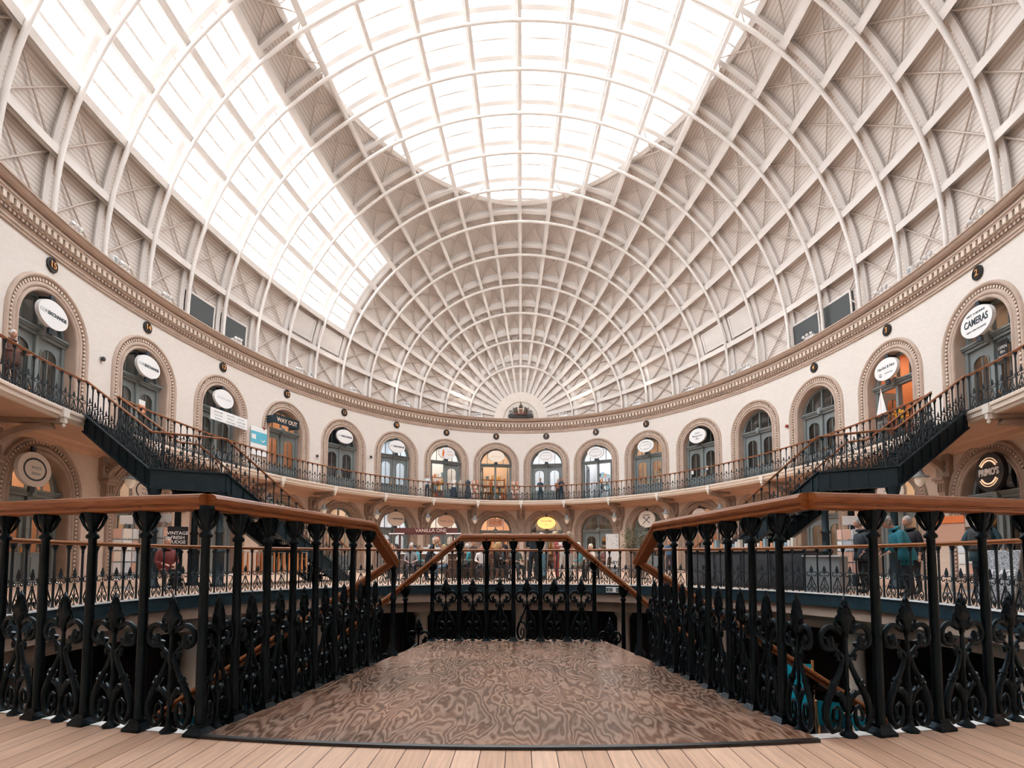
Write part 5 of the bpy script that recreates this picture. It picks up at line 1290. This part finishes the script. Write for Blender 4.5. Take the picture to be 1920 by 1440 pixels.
for q in range(1500):
    a, b = rnd.choice(br); p = a.lerp(b, rnd.uniform(.4, 1.1)) + Vector((rnd.gauss(0, .09), rnd.gauss(0, .09), rnd.gauss(0, .09)))
    u = Vector((rnd.gauss(0, 1), rnd.gauss(0, 1), rnd.gauss(0, .6))).normalized(); v = u.cross(Vector((rnd.gauss(0, 1), rnd.gauss(0, 1), rnd.gauss(0, 1)))).normalized(); l, w = rnd.uniform(.05, .09), .014
    mb.add([p, p + u * l * .5 + v * w, p + u * l, p + u * l * .5 - v * w], [(0, 1, 2, 3)])
mb.build('foliage', M['leaf'], t)
# right side: stall, spinner racks
def rack(x, y, label, h=1.75, n=4):
    t = empty('card_rack', (x, y, 0), label=label, cat='display rack')
    mb = MB(); mb.lathe([(.24, 0), (.24, .03), (.03, .05), (.018, .07), (.018, h)], 12); mb.build('stand', M['grey'], t)
    cols = [cmat(c) for c in ((.80, .80, .78), (.70, .74, .78), (.78, .70, .62), (.55, .62, .68), (.72, .45, .35))]
    mb = MB()
    for lev in range(n):
        z = .42 + lev * (h - .55) / n
        for q in range(8):
            a = 2 * pi * q / 8; mb.m = rnd.randrange(5); mb.box((.27 * cos(a), .27 * sin(a), z + .14), (.015, .19, .26), a)
    mb.build('greeting_cards', cols, t, kind='stuff')
    mb = MB()
    for lev in range(n):
        z = .40 + lev * (h - .55) / n
        mb.tube([(.29 * cos(2 * pi * q / 16), .29 * sin(2 * pi * q / 16), z) for q in range(17)], .008, 4); mb.tube([(0, 0, z), (.29, 0, z)], .006, 4)
    mb.build('wire_tray', M['grey'], t)
    mb = MB(); mb.box((0, 0, h + .09), (.34, .02, .24)); mb.build('header_sign', M['white'], t)
rack(-10.55, 14.5, 'white wire rack full of greeting cards left of the left staircase columns'); rack(-9.95, 15.2, 'second white card rack half hidden behind a rail post', 1.85)
rack(8.6, 14.4, 'white card rack right of the long black counter', 1.7); rack(11.0, 13.5, 'card rack in front of the right shopfront', 1.6)
t = empty('black_counter', (6.5, 15.6, 0), radians(-58), label='long black panelled counter behind the rail on the right', cat='counter')
mb = MB(); mb.box((0, 0, .5), (3.6, .7, 1.0)); mb.build('body', cmat((.03, .033, .04)), t); mb = MB(); mb.box((0, 0, 1.02), (3.7, .8, .05)); mb.build('worktop', cmat((.25, .16, .11)), t)
for k in range(4): mb = MB(); mb.box((-1.35 + .9 * k, -.36, .5), (.8, .03, .82)); mb.build('front_panel', cmat((.045, .05, .058)), t)
for k in range(7):
    o = empty('book_stack', (6.5 + (-1.2 + .4 * k) * cos(radians(-58)), 15.6 + (-1.2 + .4 * k) * sin(radians(-58)), 1.045), radians(-58), label='small display of cards and boxes on the black counter, %s from its near end' % ['seventh', 'sixth', 'fifth', 'fourth', 'third', 'second', 'first'][k], cat='display', group='card displays on the black counter')
    for q in range(3):
        mb = MB(); mb.box((-.09 + .09 * q, 0, .09 + .03 * q), (.07, .14, .18 + .06 * q)); mb.build('box', cmat([(.75, .72, .66), (.75, .35, .18), (.3, .45, .55), (.8, .8, .8)][(k + q) % 4]), o)
t = empty('grey_cabinet', (7.4, 13.4, 0), radians(-50), label='low grey cabinet with a pale top behind the rail left of the dark navy jacket', cat='cabinet')
mb = MB(); mb.box((0, 0, .42), (.8, .5, .84)); mb.build('body', M['grey'], t); mb = MB(); mb.box((0, 0, .86), (.86, .56, .04)); mb.build('worktop', M['white'], t)
t = empty('notice_board', (9.75, 12.6, 0), radians(-60), label='orange and pink notice board on a stand behind the grey-haired people', cat='sign board')
mb = MB(); mb.box((0, 0, 1.45), (.62, .03, .60)); mb.build('panel', cmat((.62, .36, .26)), t); mb = MB(); mb.box((0, -.02, 1.68), (.62, .02, .16)); mb.build('header_strip', M['orange'], t); mb = MB(); mb.tube([(0, .03, 0), (0, .03, 1.2)], .02, 6); mb.lathe([(.2, 0), (.2, .03), (.03, .05)], 12); mb.build('stand', M['grey'], t)
t = empty('a_board', (8.6, 9.9, 0), radians(-75), label='grey patterned A-board with pale lettering left of the backpack', cat='sign board')
mb = MB(); mb.boxpts([(-.3, -.25, 0), (.3, -.25, 0), (.3, -.22, 0), (-.3, -.22, 0), (-.3, -.03, .95), (.3, -.03, .95), (.3, 0, .95), (-.3, 0, .95)]); mb.build('front_board', mat('speckled_board', (.28, .30, .33), .6, var=.8, vscale=40), t)
mb = MB(); mb.boxpts([(-.3, .22, 0), (.3, .22, 0), (.3, .25, 0), (-.3, .25, 0), (-.3, 0, .95), (.3, 0, .95), (.3, .03, .95), (-.3, .03, .95)]); mb.build('back_board', M['grey'], t)
m = text_mesh('VINTAGE', .14, M['white'], .002, bold=.003); l = link('lettering', m, t, (0, -.155, .55)); l.rotation_euler = (radians(-13), 0, 0)
t = empty('wire_chair', (10.5, 9.35, 0), radians(20), label='pale green metal chair beside a dark red table at the far right', cat='chair')
mb = MB(); mb.box((0, 0, .45), (.42, .42, .03)); mb.build('seat', cmat((.45, .55, .42)), t); mb = MB(); mb.tube([(-.2, -.2, .45), (-.2, -.24, .8), (-.12, -.25, .93), (.12, -.25, .93), (.2, -.24, .8), (.2, -.2, .45)], .014, 6); mb.build('back_frame', cmat((.45, .55, .42)), t)
for x in (-1, 1):
    for y in (-1, 1): mb = MB(); mb.tube([(x * .18, y * .18, .45), (x * .2, y * .2, 0)], .013, 6); mb.build('leg', cmat((.45, .55, .42)), t)
t = empty('round_table', (11.4, 10.6, 0), label='dark red table by the shopfront at the far right', cat='table')
mb = MB(); mb.lathe([(.45, .72), (.46, .76)], 20); mb.build('table_top', cmat((.14, .05, .04)), t); mb = MB(); mb.lathe([(.25, 0), (.25, .03), (.04, .05), (.04, .72)], 12); mb.build('pedestal', M['black'], t)
# left board and orange goods
t = empty('menu_board', (-9.2, 14.6, 0), radians(25), label='black menu board with white writing between the left staircase columns', cat='sign board')
mb = MB(); mb.box((0, 0, 1.35), (.48, .03, .62)); mb.build('panel', M['black'], t); mb = MB(); mb.tube([(0, .03, 0), (0, .03, 1.1)], .02, 6); mb.lathe([(.2, 0), (.2, .03), (.03, .05)], 12); mb.build('stand', M['black'], t)
link('lettering', text_mesh('VINTAGE\nFRESH\nFUDGE', .12, M['paper'], .002, bold=.002), t, (0, -.02, 1.36))
for i, (x, y, c) in enumerate(((-7.9, 17.3, (.72, .25, .06)), (-7.4, 17.9, (.75, .30, .10)), (-8.3, 16.7, (.6, .18, .05)))):
    t = empty('clothes_rail', (x, y, 0), radians(30), label='rail of %s garments under the left staircase' % ['bright orange', 'amber', 'rust coloured'][i], cat='clothes rail')
    mb = MB(); mb.tube([(-.4, 0, 0), (-.4, 0, 1.0), (.4, 0, 1.0), (.4, 0, 0)], .015, 6); mb.build('frame', M['grey'], t)
    for q in range(6): mb = MB(); xx = -.32 + .13 * q; mb.boxpts([(xx, -.18, .35), (xx + .05, -.18, .35), (xx + .05, .18, .35), (xx, .18, .35), (xx + .01, -.1, .98), (xx + .04, -.1, .98), (xx + .04, .1, .98), (xx + .01, .1, .98)]); mb.build('garment', cmat(tuple(v * (1 - .08 * q) for v in c)), t)
# people and mannequins on the balcony
def bpos(px, d):
    Y = 39.6; x = wx(px, Y); th = math.asin(max(-1, min(1, x / BB))); q = bal(th, d, ZB); return (q.x, q.y, q.z)
for px, d, fa, tc_, lc, hc_, hs, ar, lab in ((1012, .55, -100, (.03, .05, .08), (.02, .06, .09), (.02, .02, .02), 'short', 'rail', 'dark-haired person in navy leaning on the balcony rail under door seven'),
        (1049, .55, -80, (.02, .035, .06), (.015, .04, .07), (.08, .06, .05), 'long', 'hold', 'person in a dark jacket at the balcony rail right of door seven'), (1041, 1.0, -90, (.30, .14, .09), (.05, .04, .04), (.6, .6, .6), 'grey', 'down', 'person in a rust top standing behind another right of door seven'),
        (815, .6, -90, (.65, .70, .75), (.03, .06, .09), (.4, .4, .4), 'short', 'down', 'person in a white top on the balcony left of door nine')):
    person(lab, bpos(px, d), radians(fa), 'stand', tc_, lc, hc_, h=1.68, arms=ar, hairstyle=hs, bend=.1)
def mannequin(px, d, c1, c2, lab):
    t = empty('clothes_mannequin', bpos(px, d), radians(0), label=lab, cat='mannequin')
    mb = MB(); mb.lathe([(.16, 0), (.16, .02), (.02, .04), (.02, .8)], 10); mb.build('stand', M['black'], t)
    mb = MB(); mb.rings([[(w * cos(2 * pi * q / 12), dd * sin(2 * pi * q / 12), z) for q in range(12)] for w, dd, z in ((.20, .14, .60), (.16, .12, .95), (.13, .10, 1.08), (.17, .12, 1.28), (.19, .10, 1.42), (.06, .06, 1.48), (.05, .05, 1.56))], True, True, True); mb.build('torso', cmat(c1), t)
    mb = MB(); mb.rings([[(w * cos(2 * pi * q / 12), dd * sin(2 * pi * q / 12), z) for q in range(12)] for w, dd, z in ((.26, .2, .25), (.22, .16, .6), (.17, .13, .95))], True, True, True); mb.build('skirt', cmat(c2), t)
mannequin(860, .9, (.78, .74, .72), (.03, .05, .08), 'mannequin in a white blouse outside door nine'); mannequin(872, 1.0, (.45, .38, .32), (.25, .22, .20), 'mannequin in a taupe dress outside door nine'); mannequin(884, .9, (.03, .05, .08), (.05, .06, .08), 'mannequin in a navy jacket between doors nine and eight')
for px, lab in ((897, 'left'), (966, 'right')):
    t = empty('card_stand', bpos(px, 1.0), label='wicker display of pink and orange goods on the %s side of door eight' % lab, cat='display rack')
    mb = MB(); mb.box((0, 0, .75), (.5, .4, 1.5)); mb.build('shelf', cmat((.35, .25, .18)), t); mb = MB(); 
    for q in range(16): mb.m = q % 3; mb.box((-.2 + .13 * (q % 4), -.22, .35 + .35 * (q // 4)), (.11, .08, .24))
    mb.build('goods', [cmat((.75, .4, .3)), cmat((.8, .75, .7)), cmat((.55, .2, .12))], t, kind='stuff')
# person with a white hat near door 15, yacht and flowers near door 3
q = bal(-1.905, .5, ZB); person('person in a white woolly hat and brown coat at the balcony rail, far left', tuple(q), radians(-10), 'stand', (.12, .06, .05), (.05, .03, .03), (.75, .75, .75), h=1.62, arms='rail', coat=(.13, .06, .05), hairstyle='short')
q = bal(1.52, .75, ZB); t = empty('model_yacht', tuple(q), radians(80), label='model yacht with tall white sails on a stand outside door three', cat='model boat')
mb = MB(); mb.lathe([(.2, 0), (.2, .03), (.03, .05), (.03, 1.0)], 10); mb.box((0, 0, 1.0), (.6, .2, .03)); mb.build('stand', M['grey'], t)
mb = MB(); mb.rings([[(x, w * cos(a) , 1.15 + .12 * (1 + sin(a)) * dz) for a in [pi + pi * q / 8 for q in range(9)]] for x, w, dz in ((-.45, .02, .4), (-.3, .08, .9), (0, .11, 1), (.3, .08, .9), (.48, .01, .5))], True, True, True); mb.build('hull', M['black'], t)
mb = MB(); mb.add([(-.38, 0, 1.34), (.0, .02, 1.34), (.02, 0, 2.35)], [(0, 1, 2)]); mb.prism([(.06, 1.34), (.44, 1.36), (.05, 2.2)], -.004, .004); mb.prism([(-.40, 1.34), (.02, 1.34), (.03, 2.35)], -.004, .004); mb.build('sail', M['white'], t)
mb = MB(); mb.tube([(.035, 0, 1.2), (.035, 0, 2.4)], .012, 6); mb.build('mast', M['pine'], t)
q = bal(1.575, .7, ZB); t = empty('flower_pot', tuple(q), label='pot of yellow flowers beside the model yacht', cat='plant')
mb = MB(); mb.lathe([(.12, 0), (.16, .3), (.14, .3)], 12); mb.lathe([(.03, .3), (.03, .8)], 6); mb.build('pot', M['black'], t)
mb = MB()
for e in range(26): mb.lathe([(.01, -.03), (.05, 0), (.01, .03)], 6, (rnd.gauss(0, .12), rnd.gauss(0, .12), 1.05 + rnd.gauss(0, .12)), False)
mb.build('blossom', cmat((.85, .50, .03)), t)
# exit sign on the ring band
a = atan2(17.55 - YC, wx(1156, 17.6)); t = empty('exit_sign', ((RC - .03) * cos(a), YC + (RC - .03) * sin(a), -.165), a - pi / 2, label='small white exit sign with running figure and down arrow on the rim band', cat='sign')
mb = MB(); mb.box((0, -.01, 0), (.52, .02, .17)); mb.build('panel', M['white'], t)
mb = MB(); mb.box((-.15, -.023, 0), (.20, .006, .11)); mb.box((.14, -.023, 0), (.17, .006, .13)); mb.build('colour_block', cmat((.10, .13, .13)), t); mb = MB(); mb.tube([(.14, -.03, .045), (.14, -.03, -.04)], .012, 5); mb.tube([(.10, -.03, 0), (.14, -.03, -.045), (.18, -.03, 0)], .010, 5); mb.tube([(-.17, -.03, .03), (-.15, -.03, 0), (-.17, -.03, -.04)], .01, 5); mb.build('pictogram', M['white'], t)
# small green exit sign by the left stair foot
p, a = frame(-1.145, .4, 3.9); t = empty('exit_sign', p, a, label='small square exit sign under the balcony beyond the left stair', cat='sign'); mb = MB(); mb.box((0, 0, 0), (.45, .05, .34)); mb.build('panel', M['white'], t); mb = MB(); mb.box((0, -.03, 0), (.36, .01, .24)); mb.build('colour_block', cmat((.04, .12, .10)), t)
# ------------------------------------------------------------------ basement
for i, ang in enumerate((22, 46, 67, 90, 112, 134, 158, 185, 205, 335, 355)):
    a = radians(ang); r = RC + .9; t = empty('basement_column', (r * cos(a), YC + r * sin(a), ZBS), label='beige round column under the ring floor, %s clockwise from the right' % ['fourth', 'fifth', 'sixth', 'seventh', 'eighth', 'ninth', 'tenth', 'eleventh', 'twelfth', 'second', 'third'][i], kind='structure')
    mb = MB(); mb.lathe([(.30, 0), (.30, .15), (.22, .2), (.20, 2.3), (.28, 2.42), (.30, 2.46), (.30, 2.5)], 16); mb.build('shaft', M['basecol'], t)
def deckchair(x, y, rz, lab):
    t = empty('deck_chair', (x, y, ZBS), rz, label=lab, cat='deck chair', group='turquoise deck chairs in the basement')
    for s in (-1, 1):
        mb = MB(); mb.tube([(s * .32, -.55, .05), (s * .32, .55, 1.15)], .022, 5); mb.build('long_bar', M['pine'], t); mb = MB(); mb.tube([(s * .29, .5, .02), (s * .29, -.45, .55)], .022, 5); mb.build('short_bar', M['pine'], t)
    mb = MB(); R = []
    for k in range(11):
        f = k / 10; y_ = -.45 + 1.0 * f; z = .52 + .63 * f - .32 * sin(pi * f); R.append([(-.29, y_, z), (.29, y_, z), (.29, y_ + .01, z + .012), (-.29, y_ + .01, z + .012)])
    mb.rings(R, True, True, True); mb.build('canvas', M['fabricblue'], t)
deckchair(6.95, 12.45, radians(150), 'turquoise deck chair in the basement seen low through the right railing')
deckchair(7.1, 11.1, radians(110), 'turquoise deck chair in the basement, between two others on the right')
deckchair(7.1, 9.85, radians(160), 'turquoise deck chair in the basement, furthest right')
deckchair(-5.9, 12.6, radians(200), 'turquoise deck chair in the basement seen through the left railing')
deckchair(-6.3, 11.3, radians(160), 'turquoise deck chair in the basement, nearer the left edge')
for i, (x, y, w, h) in enumerate(((6.25, 12.8, .72, 1.15), (6.9, 13.9, .6, 1.0))):
    t = empty('banner_board', (x, y, ZBS), radians(-15), label='turquoise canvas banner on wooden posts in the basement, %s' % ['nearer the stair', 'further right'][i], cat='banner')
    mb = MB(); mb.box((0, 0, 1.1), (w, .02, h)); mb.build('canvas', M['fabricblue'], t)
    for s in (-1, 1): mb = MB(); mb.box((s * (w / 2 + .03), 0, .85), (.05, .05, 1.7)); mb.build('post', M['pine'], t)
t = empty('round_table', (7.2, 8.9, ZBS), label='small white-topped table in the basement at the right', cat='table')
mb = MB(); mb.lathe([(.35, .98), (.36, 1.02)], 20); mb.build('table_top', M['white'], t); mb = MB(); mb.lathe([(.2, 0), (.2, .03), (.03, .05), (.03, .98)], 12); mb.build('pedestal', M['black'], t)
# ------------------------------------------------------------------ camera, light
cam = bpy.data.cameras.new('camera'); co = bpy.data.objects.new('camera', cam); COL.objects.link(co)
scn.cycles.filter_width = 1.1
cam.sensor_width = 36; cam.sensor_fit = 'HORIZONTAL'; cam.lens = 36 * 1028 / 1920; cam.shift_y = (985 - 720) / 1920; cam.clip_start = .05; cam.clip_end = 500
co.location = (.067, 0, .80); co.rotation_euler = (pi / 2 + .0605, 0, .0179)
scn.camera = co
w = bpy.data.worlds.new('sky'); scn.world = w; w.use_nodes = True
bg = w.node_tree.nodes['Background']; bg.inputs[0].default_value = (.93, .97, 1.0, 1); bg.inputs[1].default_value = 5.0
vs = scn.view_settings; vs.view_transform = 'Standard'; vs.look = 'None'; vs.gamma = 1; vs.use_curve_mapping = False; vs.exposure = 0.74
scn.cycles.use_denoising = True; scn.cycles.max_bounces = 8; scn.cycles.diffuse_bounces = 4; scn.cycles.use_adaptive_sampling = True; scn.cycles.adaptive_threshold = 0.03; scn.cycles.glossy_bounces = 3; scn.cycles.transparent_max_bounces = 12
scn.cycles.sample_clamp_indirect = 6; scn.cycles.caustics_reflective = False; scn.cycles.caustics_refractive = False

# uplighters of the spotlight bars on the cornice
SPE = 130
for sx in (-1, 1):
    for th in (.34, .66, .95, 1.22, 1.50, 1.76, 2.05, 2.35, 2.7):
        l = bpy.data.lights.new('spotlight_beam', 'SPOT'); l.energy = SPE; l.color = (1, .90, .80); l.spot_size = radians(150); l.spot_blend = 1; l.shadow_soft_size = .25
        o = bpy.data.objects.new('spotlight_beam', l); COL.objects.link(o); p = ell(sx * th, .75, ZCT + .45); o.location = p
        tgt = Vector((0, p.y * .8 + Y0 * .2, 22)) - p; o.rotation_euler = (-tgt).to_track_quat('Z', 'Y').to_euler()
